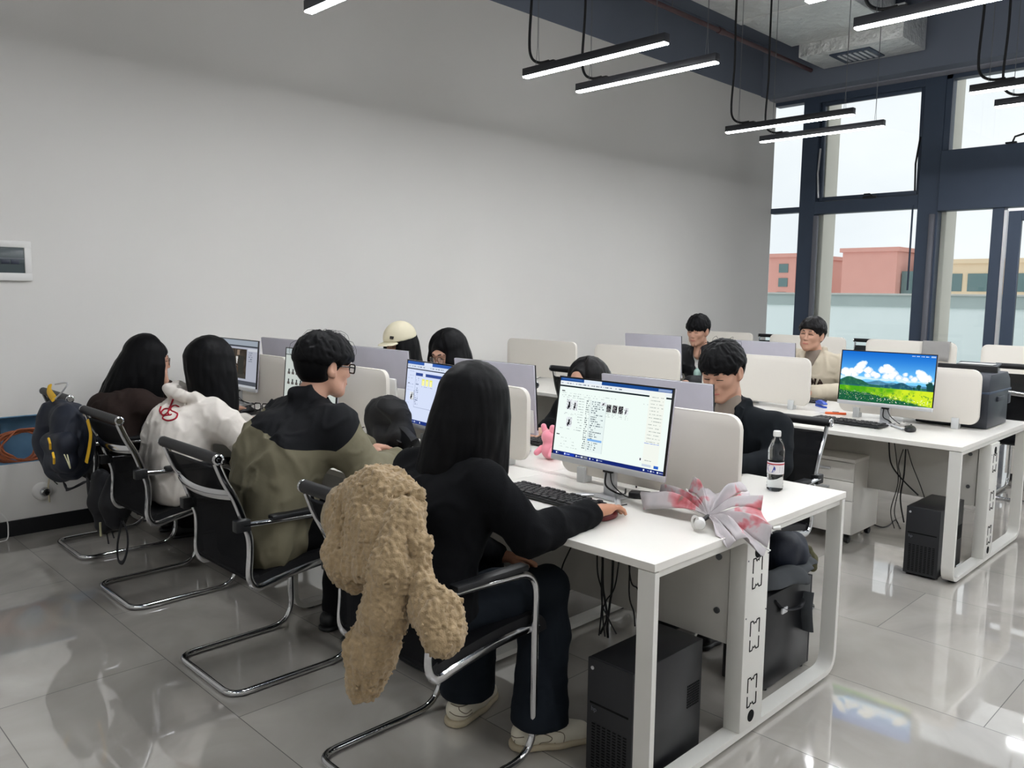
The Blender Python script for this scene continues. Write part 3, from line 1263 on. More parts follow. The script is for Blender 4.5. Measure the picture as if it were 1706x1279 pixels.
def figure_icon(a, x, y, w, h, dark=False):
    rect(a, x, y, x + w, y + h, (30, 30, 34) if dark else (224, 228, 232))
    for _ in range(int(w * h * (.3 if dark else .16))):
        xx, yy = int(x + rs.rand() * w), int(y + rs.rand() * h)
        a[yy, xx] = (170, 170, 172) if dark else (60, 60, 70)
    if not dark:
        rect(a, x + w * .4, y + h * .25, x + w * .65, y + h * .8, (26, 26, 30))
        rect(a, x + w * .25, y + h * .6, x + w * .45, y + h * .95, (34, 34, 40))


def screen_archive():
    W, H = 264, 148
    a = canvas(W, H, (232, 243, 238))
    rect(a, 0, 0, W, 6, (30, 74, 140))
    rect(a, 60, 0, 104, 7, (214, 226, 240))
    rect(a, 4, 1, 54, 3, (60, 100, 165))
    rect(a, 234, 1, 262, 5, (140, 160, 196))
    rect(a, 0, 6, W, 13, (226, 232, 236))
    for x0 in range(3, 150, 11):
        textline(a, x0, x0 + 8, 9, (120, 128, 140), 2, .7)
    rect(a, 0, 14, 220, 17, (28, 36, 44))
    rect(a, 252, 14, W, 17, (28, 36, 44))
    rect(a, 216, 7, 250, 140, (234, 238, 230))
    textline(a, 4, 14, 24, (60, 60, 66), 2, .9)
    for k in range(3):
        textline(a, 8, 150 - 20 * k, 28 + 4 * k, (176, 186, 186), 1, .5)
    figure_icon(a, 22, 40, 14, 20)
    figure_icon(a, 38, 41, 12, 19)
    figure_icon(a, 26, 74, 14, 18)
    for y in range(36, 100, 5):
        textline(a, 53, 66, y, (130, 140, 142), 1, .7)
    for y in (33, 66, 68, 96):
        textline(a, 8, 50, y, (168, 176, 178), 1, .4)
    textline(a, 4, 12, 108, (70, 70, 76), 2, .9)
    for y in (114, 120, 126, 131):
        textline(a, 14, 60, y, (176, 186, 184), 1, .35)
    rect(a, 82, 36, 122, 132, (224, 236, 234))
    rect(a, 82, 36, 83, 132, (196, 206, 206))
    rect(a, 121, 42, 122, 132, (196, 206, 206))
    for y in range(38, 130, 4):
        textline(a, 72, 80, y, (110, 120, 124), 2, .6)
        textline(a, 86, 86 + rs.randint(12, 34), y, (110, 122, 128), 2, .7)
    rect(a, 84, 108, 119, 112, (126, 172, 226))
    for k in range(3):
        figure_icon(a, 122 + 14 * k, 40, 11, 14, True)
    figure_icon(a, 164, 42, 9, 12)
    figure_icon(a, 108, 38, 12, 6)
    for k in range(4):
        for j in range(3):
            textline(a, 122 + 14 * k, 132 + 14 * k, 56 + 3 * j, (170, 180, 178), 1, .5)
    for y in range(16, 100, 6):
        textline(a, 220, 248, y, (150, 160, 156), 1, .75)
    textline(a, 216, 248, 97, (110, 140, 220), 1, .95)
    textline(a, 205, 215, 30, (180, 188, 186), 1, .7)
    rect(a, 208, 124, 216, 131, (236, 240, 240))
    rect(a, 210, 125, 213, 129, (60, 64, 70))
    textline(a, 218, 236, 127, (120, 126, 130), 1, .8)
    rect(a, 216, 134, 236, 138, (196, 206, 222))
    rect(a, 242, 134, 252, 139, (44, 96, 190))
    rect(a, 0, 141, W, 148, (24, 40, 110))
    rect(a, 28, 142, 56, 147, (30, 60, 170))
    rect(a, 72, 142, 90, 147, (90, 96, 110))
    for x0 in (8, 30, 60, 74, 94, 112, 220, 236, 250):
        rect(a, x0, 143, x0 + 3, 146, (226, 232, 246))
        textline(a, x0 + 5, x0 + 14, 144, (190, 200, 226), 1, .6)
    return a


def screen_folder():
    W, H = 220, 124
    a = canvas(W, H, (206, 216, 240))
    rect(a, 0, 0, W, 6, (52, 92, 168))
    rect(a, 62, 0, 92, 7, (210, 220, 240))
    rect(a, 0, 6, W, 13, (206, 216, 232))
    for x0 in range(3, 130, 11):
        textline(a, x0, x0 + 8, 9, (120, 130, 150), 2, .6)
    rect(a, 0, 14, W, 16, (44, 52, 66))
    rect(a, 34, 22, 200, 28, (52, 74, 140))
    rect(a, 60, 22, 70, 28, (214, 222, 240))
    rect(a, 33, 22, 34, 92, (150, 160, 190))
    rect(a, 33, 91, 200, 92, (160, 170, 196))
    for y in range(32, 88, 4):
        textline(a, 36, 46, y, (96, 110, 140), 2, .6)
    for k in range(3):
        rect(a, 58 + 14 * k, 33, 68 + 14 * k, 46, (226, 226, 110))
        rect(a, 60 + 14 * k, 36, 66 + 14 * k, 46, (244, 240, 170))
        textline(a, 58 + 14 * k, 70 + 14 * k, 48, (120, 130, 150), 1, .6)
    for y in (20, 28, 34, 46, 52, 58, 84):
        textline(a, 5, 26, y, (150, 160, 190), 1, .5)
    textline(a, 6, 12, 44, (70, 74, 90), 2, .9)
    figure_icon(a, 16, 62, 14, 16)
    rect(a, 31, 58, 32, 78, (40, 44, 60))
    textline(a, 5, 10, 106, (90, 96, 110), 2, .9)
    rect(a, 0, 117, W, 124, (32, 52, 120))
    for x0 in (5, 24, 40, 60):
        rect(a, x0, 119, x0 + 3, 122, (214, 222, 240))
        textline(a, x0 + 5, x0 + 14, 120, (170, 184, 216), 1, .6)
    return a


def screen_figures():
    W, H = 160, 90
    a = canvas(W, H, (212, 220, 214))
    rect(a, 0, 0, W, 8, (190, 200, 202))
    rect(a, 0, 9, W, 11, (120, 128, 130))
    for j in range(2):
        for k in range(8):
            x, y = 10 + 13 * k, 34 + 17 * j
            rect(a, x, y, x + 4, y + 9, (60, 62, 66))
            rect(a, x - 2, y + 5, x + 6, y + 9, (96, 90, 88))
    rect(a, 0, 84, W, 90, (60, 62, 70))
    return a


def screen_photo():
    W, H = 160, 90
    a = canvas(W, H, (186, 190, 204))
    rect(a, 0, 0, W, 10, (168, 178, 190))
    rect(a, 0, 10, W, 13, (70, 74, 82))
    rect(a, 24, 17, 118, 74, (84, 76, 68))
    yy, xx = np.mgrid[17:74, 24:118]
    a[17:74, 24:118] *= (.7 + .5 * np.abs(NOI(np.stack([xx.ravel() * .11, yy.ravel() * .07, xx.ravel() * 0 + .5], 1)).reshape(xx.shape)))[:, :, None]
    rect(a, 80, 19, 90, 29, (150, 132, 116))
    for k in range(14):
        rect(a, 76 + k // 4, 32 + k, 84 - k // 5, 33 + k, (228, 226, 222))
    rect(a, 86, 30, 108, 66, (60, 60, 56))
    rect(a, 24, 66, 118, 74, (70, 68, 64))
    rect(a, 122, 15, 158, 20, (216, 220, 228))
    for y in range(22, 40, 4):
        textline(a, 126, 140, y, (120, 126, 140), 2, .6)
    rect(a, 0, 78, W, 86, (86, 90, 98))
    rect(a, 0, 86, W, 90, (196, 200, 206))
    return a


def screen_meadow():
    W, H = 300, 168
    yy, xx = np.mgrid[0:H, 0:W].astype(float)
    u, v = xx / W, yy / H
    a = np.empty((H, W, 3))
    for i, (c0, c1) in enumerate(((20, 110), (96, 186), (186, 232))):
        a[:, :, i] = c0 + (c1 - c0) * np.clip(v / .55, 0, 1) ** 1.1
    P = lambda s, o=0.: NOI(np.stack([u.ravel() * s * 1.78 + o, v.ravel() * s, np.full(u.size, .3 + o)], 1)).reshape(u.shape)
    fb = lambda s, o=0.: P(s, o) + .5 * P(2.1 * s, o + 3) + .25 * P(4.3 * s, o + 5)
    def blend(m, c):
        m = np.clip(m, 0, 1)[:, :, None]
        a[:] = a * (1 - m) + np.array(c) * m
    # heaped clouds
    cl = np.full(u.shape, 9.)
    for (cx, cy, r) in ((.05, .42, .07), (.12, .40, .06), (.19, .36, .07), (.22, .28, .065), (.25, .22, .045), (.30, .36, .06), (.36, .43, .05),
                        (.45, .34, .06), (.50, .28, .055), (.53, .33, .07), (.58, .40, .06), (.63, .47, .05), (.40, .46, .05),
                        (.70, .40, .035), (.76, .44, .035), (.84, .34, .05), (.87, .40, .07), (.93, .45, .06), (.80, .48, .05), (.08, .47, .06), (.5, .47, .06), (.7, .5, .05), (.15, .46, .06), (.3, .47, .05), (.88, .46, .06), (.55, .45, .06)):
        cl = np.minimum(cl, np.hypot((u - cx) * 1.5, (v - cy) * 1.) - r * 1.3)
    cl += .012 * fb(16)
    blend(-cl / .012, (186, 206, 228))
    blend(-(cl + .018 + .02 * (v - .3) + .01 * fb(18, 4)) / .012, (246, 244, 232))
    blend((.035 * np.abs(fb(6, 9)) - np.abs(v - .53) + .015) / .02, (190, 216, 226))
    # far and near hills
    def ridge(f, c, c2):
        m = (v - f) / .006
        blend(m, c)
        blend(np.clip(m, 0, 1) * np.clip(fb(22, 2) * .9, 0, 1), c2)
    ridge(.60 - .05 * np.exp(-((u - .42) / .08) ** 2) - .03 * np.exp(-((u - .58) / .05) ** 2), (70, 120, 150), (96, 146, 170))
    ridge(.64 - .135 * np.exp(-((u - .10) / .11) ** 2) - .05 * np.exp(-((u - .24) / .06) ** 2), (34, 88, 72), (60, 122, 84))
    ridge(.66 - .10 * np.exp(-((u - .67) / .09) ** 2) - .04 * np.exp(-((u - .52) / .06) ** 2), (30, 74, 96), (54, 104, 110))
    ridge(.67 + .01 * fb(8, 1) - .02 * (u > .8), (40, 100, 84), (70, 140, 90))
    for (cx, cy, wd_, hh) in ((.85, .68, .022, .10), (.955, .70, .035, .20), (.99, .70, .03, .14), (.80, .68, .012, .05)):
        blend((1 - np.hypot((u - cx) / wd_, (v - cy + hh / 2) / (hh * .62)) + .25 * fb(30, 6)) * 4, (26, 66, 62))
    # meadow
    m = np.clip((v - .69) / .006, 0, 1)
    g = np.clip(.5 + .5 * fb(7, 3) + 1.2 * (u - .4), 0, 1)
    mead = np.stack([70 + 120 * g, 150 + 60 * g, 24 + 16 * g], -1)
    a[:] = a * (1 - m[:, :, None]) + mead * m[:, :, None]
    blend((v - (.79 + .22 * u ** 1.4 + .02 * fb(12, 8) - .02)) / .03, (26, 84, 56))
    blend(((fb(26, 1) > .5) & (v > .74)) * .6, (60, 120, 50))
    r2 = np.random.RandomState(5)
    for _ in range(230):
        fx, fy = r2.rand(), .80 + .19 * r2.rand()
        if fy < .78 + .12 * fx:
            continue
        s = 1 + int(2.2 * r2.rand() * (fy - .72) * 3)
        x, y = int(fx * (W - 4)), int(fy * (H - 4))
        a[y:y + s, x:x + s] = (236, 242, 226)
    for k in range(4):
        textline(a, 226 + 14 * k, 236 + 14 * k, 5, (214, 228, 244), 2, .9)
    rect(a, 284, 3, 298, 8, (150, 180, 214))
    return np.clip(a, 0, 255)


SCR = .82
monitor('lit monitor nearest the camera with a page of small pictures and lists', .471, .572, -.029, .137, .115, screen_archive(), SCR)
monitor('lit monitor with three yellow folders, half hidden by the person in the black sweater', .556, 1.688, -.114, .092, .1, screen_folder(), SCR)
monitor('lit monitor beside the head of the person in the olive jacket', .469, 2.665, 0., .08, .11, screen_figures(), .62)
monitor('lit monitor at the far left with a dark photo open in an editor', .60, 3.80, .018, .084, .11, screen_photo(), .6)
monitor('monitor showing a green meadow under blue sky and clouds', 3.117, .565, .045, .10, .112, screen_meadow(), 1.0)
monitor('grey back of the monitor in front of the person in the dark blazer', .87, .615, PI - .02, .08, .1)
monitor('grey back of the monitor behind the person in the black sweater', .86, 1.56, PI + .02, .08, .105)
monitor('grey back of the monitor below the person in the cream cap', .86, 2.50, PI, .08, .115)
monitor('grey back of the monitor nearest the wall, above the leftmost desk screen', .86, 3.56, PI + .05, .08, .115)
monitor('grey back of the monitor in front of the person in the black jacket', 3.56, 2.55, PI - .02, .08, .115)
monitor('grey back of the monitor in front of the person in the cream varsity jacket', 3.56, 1.62, PI + .02, .08, .11)
monitor('black backed monitor standing behind the printer desk screen', 3.62, .37, PI + .02, .06, .055, None, .9, 'bezel', .31, .55)


def keyboard(label, x, y, rz, group='black keyboards'):
    t = thing('keyboard', label, 'keyboard', (x, y, .75), rz, group)
    MB().box(-.07, .07, -.22, .22, .003, .017, .006).build('case', MT['black_plastic'], t)
    m = MB()
    rows = [(.052, 16), (.026, 17), (.006, 17), (-.014, 16), (-.034, 15), (-.054, 10)]
    for rx, n in rows:
        for k in range(n):
            w = .42 / n
            yy = -.21 + w * (k + .5)
            if rx == .052 and k in (1, 6, 11):
                continue
            m.box(rx - .008, rx + .008, yy - w * .40, yy + w * .40, .016, .0245, .002, 1)
    m.build('keys', MT['key'], t)
    m = MB()
    m.box(-.062, .062, -.2, -.19, .0, .004)
    m.box(-.062, .062, .19, .2, .0, .004)
    m.build('rubber_foot', MT['black_plastic'], t)
    return t


keyboard('black keyboard in front of the nearest lit monitor', .335, .715, -.02)
keyboard('black keyboard beside the backpack on the desk', .37, 1.70, .03)
keyboard('black keyboard below the meadow monitor', 3.03, .735, -.06)
keyboard('black keyboard behind the desk screen, next to the pink plush', 1.13, 1.52, PI)
keyboard('black keyboard under the hands of the person in the cream varsity jacket', 3.84, 1.48, PI)
keyboard('black keyboard of the person in the brown sweater', .36, 3.55, .02)


def mouse(label, x, y, rz, mat='black_plastic', group='computer mice'):
    t = thing('computer_mouse', label, 'mouse', (x, y, .75), rz, group)
    s = Solid()
    s.ell((0, 0, .010), (.058, .031, .026), k=.01)
    s.half((0, 0, .0015), (0, 0, -1), .004)
    s.build('shell', MT[mat], .004, t)
    MB().cyl((.028, -.004, .031), (.028, .004, .031), .008, 14).build('scroll_wheel', MT['pc_front'], t)
    m = MB().tube(smooth_path([(.055, 0, .008), (.1, .01, .004), (.15, .05, .004), (.2, .04, .004)], 6), .002, 6)
    m.build('mouse_lead', MT['cable'], t)
    return t


MT['red_mouse'] = pm('dark red mouse shell', (92, 22, 26), .35)
mouse('dark red mouse under the hand of the person in the black sweater', .275, .40, .1, 'red_mouse')
mouse('black mouse lying alone beside the keyboard of the meadow monitor', 3.03, .372, .2)
mouse('black mouse under the hand of the person in the brown sweater', .50, 3.46, 0)


def tower(label, x, y, rz, group='black computer towers', h=.385):
    """front looks along local -x"""
    t = thing('computer_tower', label, 'computer tower', (x, y, 0), rz, group)
    MB().box(.012, .385, -.088, .088, .012, h, .004).build('case', MT['pc_black'], t)
    MB().box(.0, .014, -.088, .088, .012, h, .003).build('front_panel', MT['pc_front'], t)
    m = MB()
    for k in range(16):
        for j in range(7):
            m.box(-.002, .001, -.07 + j * .0205, -.07 + j * .0205 + .012, .03 + k * .0095, .0335 + k * .0095)
    m.build('front_grille', MT['black_hole'], t, smooth=None)
    MB().box(-.0015, .002, -.075, .075, h * .62, h * .635).build('drive_slot', MT['black_hole'], t)
    MB().cyl((-.002, .068, h - .03), (.002, .068, h - .03), .006, 12).build('power_button', MT['silver'], t)
    fc = bpy.data.curves.new('badge', 'FONT')
    fc.body = 'hp'
    fc.size = .022
    fc.extrude = .0004
    tmp = bpy.data.objects.new('tmp', fc)
    COL.objects.link(tmp)
    dgx = bpy.context.evaluated_depsgraph_get()
    me = bpy.data.meshes.new_from_object(tmp.evaluated_get(dgx))
    bpy.data.objects.remove(tmp)
    me.transform(Matrix.Translation((-.001, .07, h * .56)) @ Matrix.Rotation(-PI / 2, 4, 'Z') @ Matrix.Rotation(PI / 2, 4, 'X'))
    link('badge', me, MT['frame_light'], t)
    m = MB()
    for k in range(9):
        for j in range(8):
            m.box(.30 + .009 * j, .305 + .009 * j, -.0895, -.0875, .17 + k * .009, .175 + k * .009)
    m.build('side_vent', MT['black_hole'], t, smooth=None)
    for xx in (.04, .34):
        for yy in (-.07, .07):
            MB().cyl((xx, yy, 0), (xx, yy, .013), .012, 12).build('foot', MT['black_plastic'], t)
    return t


tw = tower('black computer tower on the floor under the near end of the front desk row', .015, .165, 0)
dup(tw, (.88, .155, 0), 0, 'black computer tower under the folded grey jacket behind the cable riser', 'black computer towers').rotation_euler = (0, 0, PI)
bpy.context.scene.objects['computer_tower.001'].location = (1.28, .20, 0)
dup(tw, (.05, 1.20, 0), 0, 'black computer tower on the floor beside the feet of the person in the olive jacket', 'black computer towers')
dup(tw, (2.74, .175, 0), 0, 'black computer tower on the floor under the meadow monitor', 'black computer towers')


def pedestal(label, x, y, rz=0., h=.535):
    t = thing('drawer_pedestal', label, 'drawer unit', (x, y, 0), rz)
    MB().box(.018, .40, -.19, .19, .062, h - .022, .002).build('body', MT['white_lam'], t)
    MB().box(.0, .405, -.193, .193, h - .022, h, .003).build('top', MT['white_lam'], t)
    zs = [(.066, .272), (.276, .392), (.396, h - .026)]
    for a, b in zs:
        d = MB().box(.0, .018, -.19, .19, a, b, .0015).build('drawer', MT['white_lam'], t)
        MB().box(-.014, -.001, -.045, .075, b - .052, b - .038, .003).build('handle', MT['silver'], d)
    for xx in (.05, .36):
        for yy in (-.15, .15):
            c = MB().cyl((xx, yy - .012, .024), (xx, yy + .012, .024), .024, 16).build('caster', MT['black_plastic'], t)
            m = MB().box(xx - .014, xx + .014, yy - .016, yy + .016, .03, .062, .003)
            m.build('caster_fork', MT['black_plastic'], c)
    return t


pedestal('white three drawer pedestal on casters under the middle desk row', 3.02, .865)
pedestal('white drawer pedestal on casters under the window desk row at the right edge', 5.80, .36)

# ------------------------------------------------------------------ printer
MT['printer'] = pm('charcoal printer plastic', (50, 54, 62), .42)
MT['printer_dark'] = pm('dark navy printer side', (34, 38, 46), .38)
pr = thing('printer', 'charcoal office printer with paper trays on the middle desk row', 'printer', (3.43, .085, .75))
MB().box(0, .40, .0, .40, .004, .215, .008).build('body', MT['printer_dark'], pr)
m = MB()
m.prism([(.0, .215), (.0, .285), (.03, .325), (.36, .325), (.42, .28), (.44, .215)], 1, .0, .40, .006)
m.build('scanner_lid', MT['printer'], pr)
MB().box(-.002, .445, -.004, .404, .208, .222, .003).build('seam_band', MT['frame'], pr)
m = MB()
m.prism([(.40, .26), (.60, .285), (.60, .295), (.40, .275)], 1, .06, .34, .002)
m.build('feed_tray', MT['printer'], pr)
m = MB()
m.prism([(.38, .325), (.52, .35), (.52, .36), (.36, .335)], 1, .08, .32, .002)
pt_ = m.build('document_tray', MT['printer'], pr)
MB().box(.40, .50, .1, .3, .352, .356).build('paper', MT['white_plastic'], pr)
m = MB()
m.prism([(.40, .10), (.52, .135), (.52, .145), (.40, .12)], 1, .02, .36, .002)
m.box(.40, .46, -.002, .06, .12, .19, .01)
m.build('output_tray', MT['printer'], pr)
MB().box(.16, .30, -.012, .0, .155, .185, .005).build('latch', MT['printer'], pr)
for (a, b) in ((.04, .04), (.36, .04), (.04, .36), (.36, .36)):
    MB().cyl((a, b, 0), (a, b, .006), .012, 10).build('foot', MT['black_plastic'], pr)
# ------------------------------------------------------------------ people
MT['skin'] = pm('skin', (196, 152, 130), .5, var=(14, .05), spec=.35)
MT['skin_dim'] = pm('tanned skin', (182, 132, 106), .5, var=(14, .05), spec=.35)
MT['hair'] = pm('black hair', (7, 7, 9), .5, var=(30, .15), stretch=(4, 4, .6), bump=(90, .25, .002), spec=.14)
MT['hair_brown'] = pm('dark brown hair', (15, 13, 14), .42, var=(30, .15), stretch=(4, 4, .6), bump=(90, .25, .002), spec=.2)
MT['brow'] = pm('dark brow', (34, 28, 26), .7)
MT['lip'] = pm('lip', (176, 104, 96), .45)
MT['eye'] = pm('dark eye', (22, 18, 17), .25)
MT['black_knit'] = pm('black knit', (7, 8, 11), .95, bump=(160, .3, .002), spec=.2)
MT['denim'] = pm('dark denim', (22, 28, 35), .85, bump=(240, .3, .001), var=(5, .12))
MT['black_cloth'] = pm('black trousers', (12, 12, 15), .8, bump=(150, .2, .001))
MT['hoodie'] = pm('off white fleece cloth', (214, 208, 200), .85, bump=(180, .25, .001), var=(3, .02))
MT['brown_knit'] = pm('dark brown knit', (46, 36, 33), .9, bump=(120, .4, .002))
MT['blazer'] = pm('charcoal wool', (19, 23, 27), .88, bump=(200, .2, .001))
MT['grey_knit'] = pm('taupe knit', (146, 134, 124), .85, bump=(160, .35, .001))
MT['black_jacket'] = pm('black jacket cloth', (16, 17, 22), .65, bump=(90, .2, .001))
MT['cream_jacket'] = pm('cream varsity cloth', (196, 186, 166), .85, bump=(150, .25, .001))
MT['shoe'] = pm('worn cream sneaker', (222, 216, 198), .6, var=(9, .07))
MT['sole'] = pm('dirty rubber sole', (188, 176, 150), .7, var=(20, .1))
MT['sole_dark'] = pm('taupe shoe trim', (120, 110, 92), .7)
MT['white_cloth'] = pm('white shirt', (222, 220, 216), .8)
MT['cap'] = pm('cream cotton cap', (222, 214, 188), .85, bump=(200, .3, .001))
MT['glasses_black'] = pm('black glasses frame', (16, 16, 18), .25)
MT['glasses_wire'] = pm('thin brown glasses frame', (96, 74, 56), .3, metal=.5)
MT['lens'] = pm('clear lens', (235, 238, 240), .05, alpha=.16)


def split_mat(name, ca, cb, planes):
    """two sewn cloths in one garment: cloth b where the place lies above every seam plane (n, d)"""
    m = pm(name, ca, .78, bump=(70, .25, .002), var=(4, .06))
    nt = m.node_tree
    b = nt.nodes['Principled BSDF']
    geo = nn(nt, 'ShaderNodeNewGeometry')
    out = None
    for n, d in planes:
        dp = nn(nt, 'ShaderNodeVectorMath', _operation='DOT_PRODUCT')
        nt.links.new(geo.outputs['Position'], dp.inputs[0])
        dp.inputs[1].default_value = tuple(n)
        g = nn(nt, 'ShaderNodeMath', _operation='GREATER_THAN')
        nt.links.new(dp.outputs['Value'], g.inputs[0])
        g.inputs[1].default_value = d
        if out is None:
            out = g.outputs[0]
        else:
            q = nn(nt, 'ShaderNodeMath', _operation='MULTIPLY')
            nt.links.new(out, q.inputs[0])
            nt.links.new(g.outputs[0], q.inputs[1])
            out = q.outputs[0]
    mx = nn(nt, 'ShaderNodeMix', _data_type='RGBA')
    prev = b.inputs['Base Color'].links[0].from_socket
    nt.links.new(out, mx.inputs[0])
    nt.links.new(prev, mx.inputs[6])
    mx.inputs[7].default_value = srgb(cb)
    nt.links.new(mx.outputs[2], b.inputs['Base Color'])
    return m


def add_head(S, c, F, sc=1., ear=True):
    T = lambda *p: c + F @ (V3(p) * sc)
    E = lambda p, r, k=.02, op='u': S.ell(T(*p), np.array(r) * sc, F, k, op)
    E((-.012, 0, .035), (.099, .077, .085))
    E((.012, 0, -.02), (.083, .066, .088), .03)
    for s in (-1, 1):
        S.chain([T(-.005, s * .047, -.040), T(.025, s * .038, -.076), T(.068, s * .011, -.099)], [.018 * sc, .017 * sc, .017 * sc], .04)
        E((.056, s * .040, -.012), (.03, .023, .025), .03)
    E((.078, 0, -.098), (.016, .018, .014), .02)
    E((.083, 0, -.058), (.018, .026, .022), .02)
    for s in (-1, 1):
        E((.096, s * .033, .010), (.016, .021, .014), .014, 's')
        E((.077, s * .032, .008), (.013, .018, .011), .006)
        S.chain([T(.092, s * .012, .031), T(.084, s * .035, .034), T(.066, s * .055, .026)], [.009 * sc, .009 * sc, .008 * sc], .014)
    S.chain([T(.086, 0, .022), T(.097, 0, .0), T(.108, 0, -.026)], [.009 * sc, .009 * sc, .0115 * sc], .012)
    for s in (-1, 1):
        E((.097, s * .012, -.031), (.010, .008, .007), .006)
    S.ell(T(.0945, 0, -.0555), np.array((.008, .021, .0045)) * sc, F, .005)
    S.ell(T(.0925, 0, -.066), np.array((.009, .018, .0055)) * sc, F, .005)
    S.ell(T(.103, 0, -.0605), np.array((.008, .021, .0016)) * sc, F, .004, 's')
    if ear:
        for s in (-1, 1):
            E((-.012, s * .083, -.004), (.023, .012, .035), .008)
            E((-.004, s * .094, .002), (.013, .007, .020), .005, 's')
            E((.002, s * .08, -.030), (.009, .008, .010), .008)


def add_hand(S, w, f, up, right, curl=.35, sc=1., spread=.10, thumb=.5):
    """w wrist, f fingers' direction, up back of the hand; five fingers rooted in the palm"""
    f = unit(f)
    up = unit(V3(up) - f * (V3(up) @ f))
    t = np.cross(up, f) * (1 if right else -1)     # towards the thumb
    w = V3(w)
    P = lambda a, b, c: w + (f * a + t * b + up * c) * sc
    kn = [(.088, .029), (.092, .009), (.088, -.011), (.080, -.029)]
    for (a, b) in kn:
        S.cone(P(.005, b * .55, 0), P(a, b, .003), .0145 * sc, .0105 * sc, .016)
    S.cone(P(.0, .0, 0), P(.05, .026, -.004), .02 * sc, .015 * sc, .016)
    S.cone(P(.01, -.008, -.003), P(.06, -.022, -.004), .016 * sc, .013 * sc, .016)
    ln = [(.042, .026, .020), (.046, .030, .021), (.043, .028, .020), (.034, .021, .018)]
    for i, ((a, b), L) in enumerate(zip(kn, ln)):
        p = P(a, b, .003)
        ang = curl * .5
        lat = (b / .03) * spread
        rr = .0095 if i < 3 else .0083
        for j, l in enumerate(L):
            d = f * math.cos(ang) * math.cos(lat) + t * math.sin(lat) * math.cos(ang) - up * math.sin(ang)
            q = p + d * l * sc
            S.cone(p, q, rr * sc, (rr - .001) * sc, .005)
            p, rr = q, rr - .001
            ang += curl * (1. + .1 * i)
    p = P(.018, .024, -.004)
    dirs = [(.74, .62, -.25), (.86, .45, -.22), (.96, .10 + .2 * (1 - thumb), -.2)]
    for (l, r0, r1), d in zip(((.038, .0135, .0115), (.032, .0115, .0100), (.026, .0100, .0080)), dirs):
        dd = unit(f * d[0] + t * d[1] + up * d[2])
        q = p + dd * l * sc
        S.cone(p, q, r0 * sc, r1 * sc, .008)
        p = q


def torso(S, J, g=0., k=.06, hip_r=.112, bust=0.):
    lat = unit(J['shL'] - J['shR'])
    hip, che, nec = J['hip'], J['chest'], J['neck']
    mid = (hip + che) / 2 + V3(-.015, 0, .0) * J['fx']
    for s in (-1, 1):
        S.chain([hip + lat * s * .062, mid + lat * s * .056, che + lat * s * .072], [hip_r + g, .098 + g, .104 + g], k)
        sh = J['shL'] if s > 0 else J['shR']
        S.cone(che + lat * s * .07 + V3(0, 0, .02), sh - lat * s * .012, .10 + g, .055 + g, k)
        S.cone(nec + V3(0, 0, -.045), sh, .048 + g, .048 + g, k)
        if bust:
            S.ell(che + lat * s * .075 + V3(.085 * J['fx'], 0, -.03), (.05 + g, .055 + g, .055 + g), None, .05)


def arms(S, J, g=0., k=.03, r=(.052, .044, .040, .028), to=1., both=True):
    for s in 'RL':
        sh, el, wr = J['sh' + s], J['el' + s], J['wr' + s]
        e2 = el + (wr - el) * .3
        wq = el + (wr - el) * to
        S.chain([sh, sh + (el - sh) * .5, el], [r[0] + g, r[1] + g + .003, r[1] + g], k)
        S.chain([el, e2, wq], [r[1] + g, r[2] + g, r[3] + g], k)


def legs(S, J, g=0., k=.03, r=(.088, .062, .05, .038), hem=0.):
    for s in 'RL':
        h, kn, an = J['hp' + s], J['kn' + s], J['an' + s]
        S.chain([h, h + (kn - h) * .5, kn], [r[0] + g, r[0] * .88 + g, r[1] + g], k)
        S.chain([kn, kn + (an - kn) * .35, an], [r[1] + g, r[2] + g + .006 + hem * .3, r[3] + g + hem], k)


def shoe(S, an, td, k=.02, g=0.):
    td = unit((td[0], td[1], 0))
    b = V3(an[0], an[1], 0)
    S.chain([b - td * .055 + V3(0, 0, .048), b + td * .06 + V3(0, 0, .045), b + td * .145 + V3(0, 0, .035)], [.042 + g, .043 + g, .034 + g], k)
    S.cone(b - td * .04 + V3(0, 0, .05), V3(an) + V3(0, 0, -.005), .04 + g, .04 + g, k)
    S.half(b + V3(0, 0, .002), (0, 0, -1), .004)


def jn(fx, x, y, head, chest_dx=.16, neck_dx=.27, chest_z=.86, neck_z=1.03, sw=.185, sz=.955, el=None, wr=None, hip_z=.555, kn_dx=.44, an_dx=.40, spread=.10):
    """joints of a seated figure; fx is the way it faces along x, (x, y) its seat"""
    J = {'fx': fx}
    J['hip'] = V3(x, y, hip_z)
    hy = head[1]
    J['chest'] = V3(x + fx * chest_dx, y + (hy - y) * .3, chest_z)
    J['neck'] = V3(x + fx * neck_dx, y + (hy - y) * .8, neck_z)
    J['head'] = V3(head)
    for s, q in (('L', fx), ('R', -fx)):
        J['sh' + s] = V3(x + fx * (chest_dx + .05), J['chest'][1] + q * sw, sz)
        J['el' + s] = V3(x + fx * .30, y + q * .26, .77)
        J['wr' + s] = V3(x + fx * .55, y + q * .15, .795)
        J['hp' + s] = V3(x + fx * .02, y + q * .085, hip_z - .02)
        J['kn' + s] = V3(x + fx * kn_dx, y + q * spread, .53)
        J['an' + s] = V3(x + fx * an_dx, y + q * spread, .095)
        J['td' + s] = V3(fx, q * .15, 0)
    return J


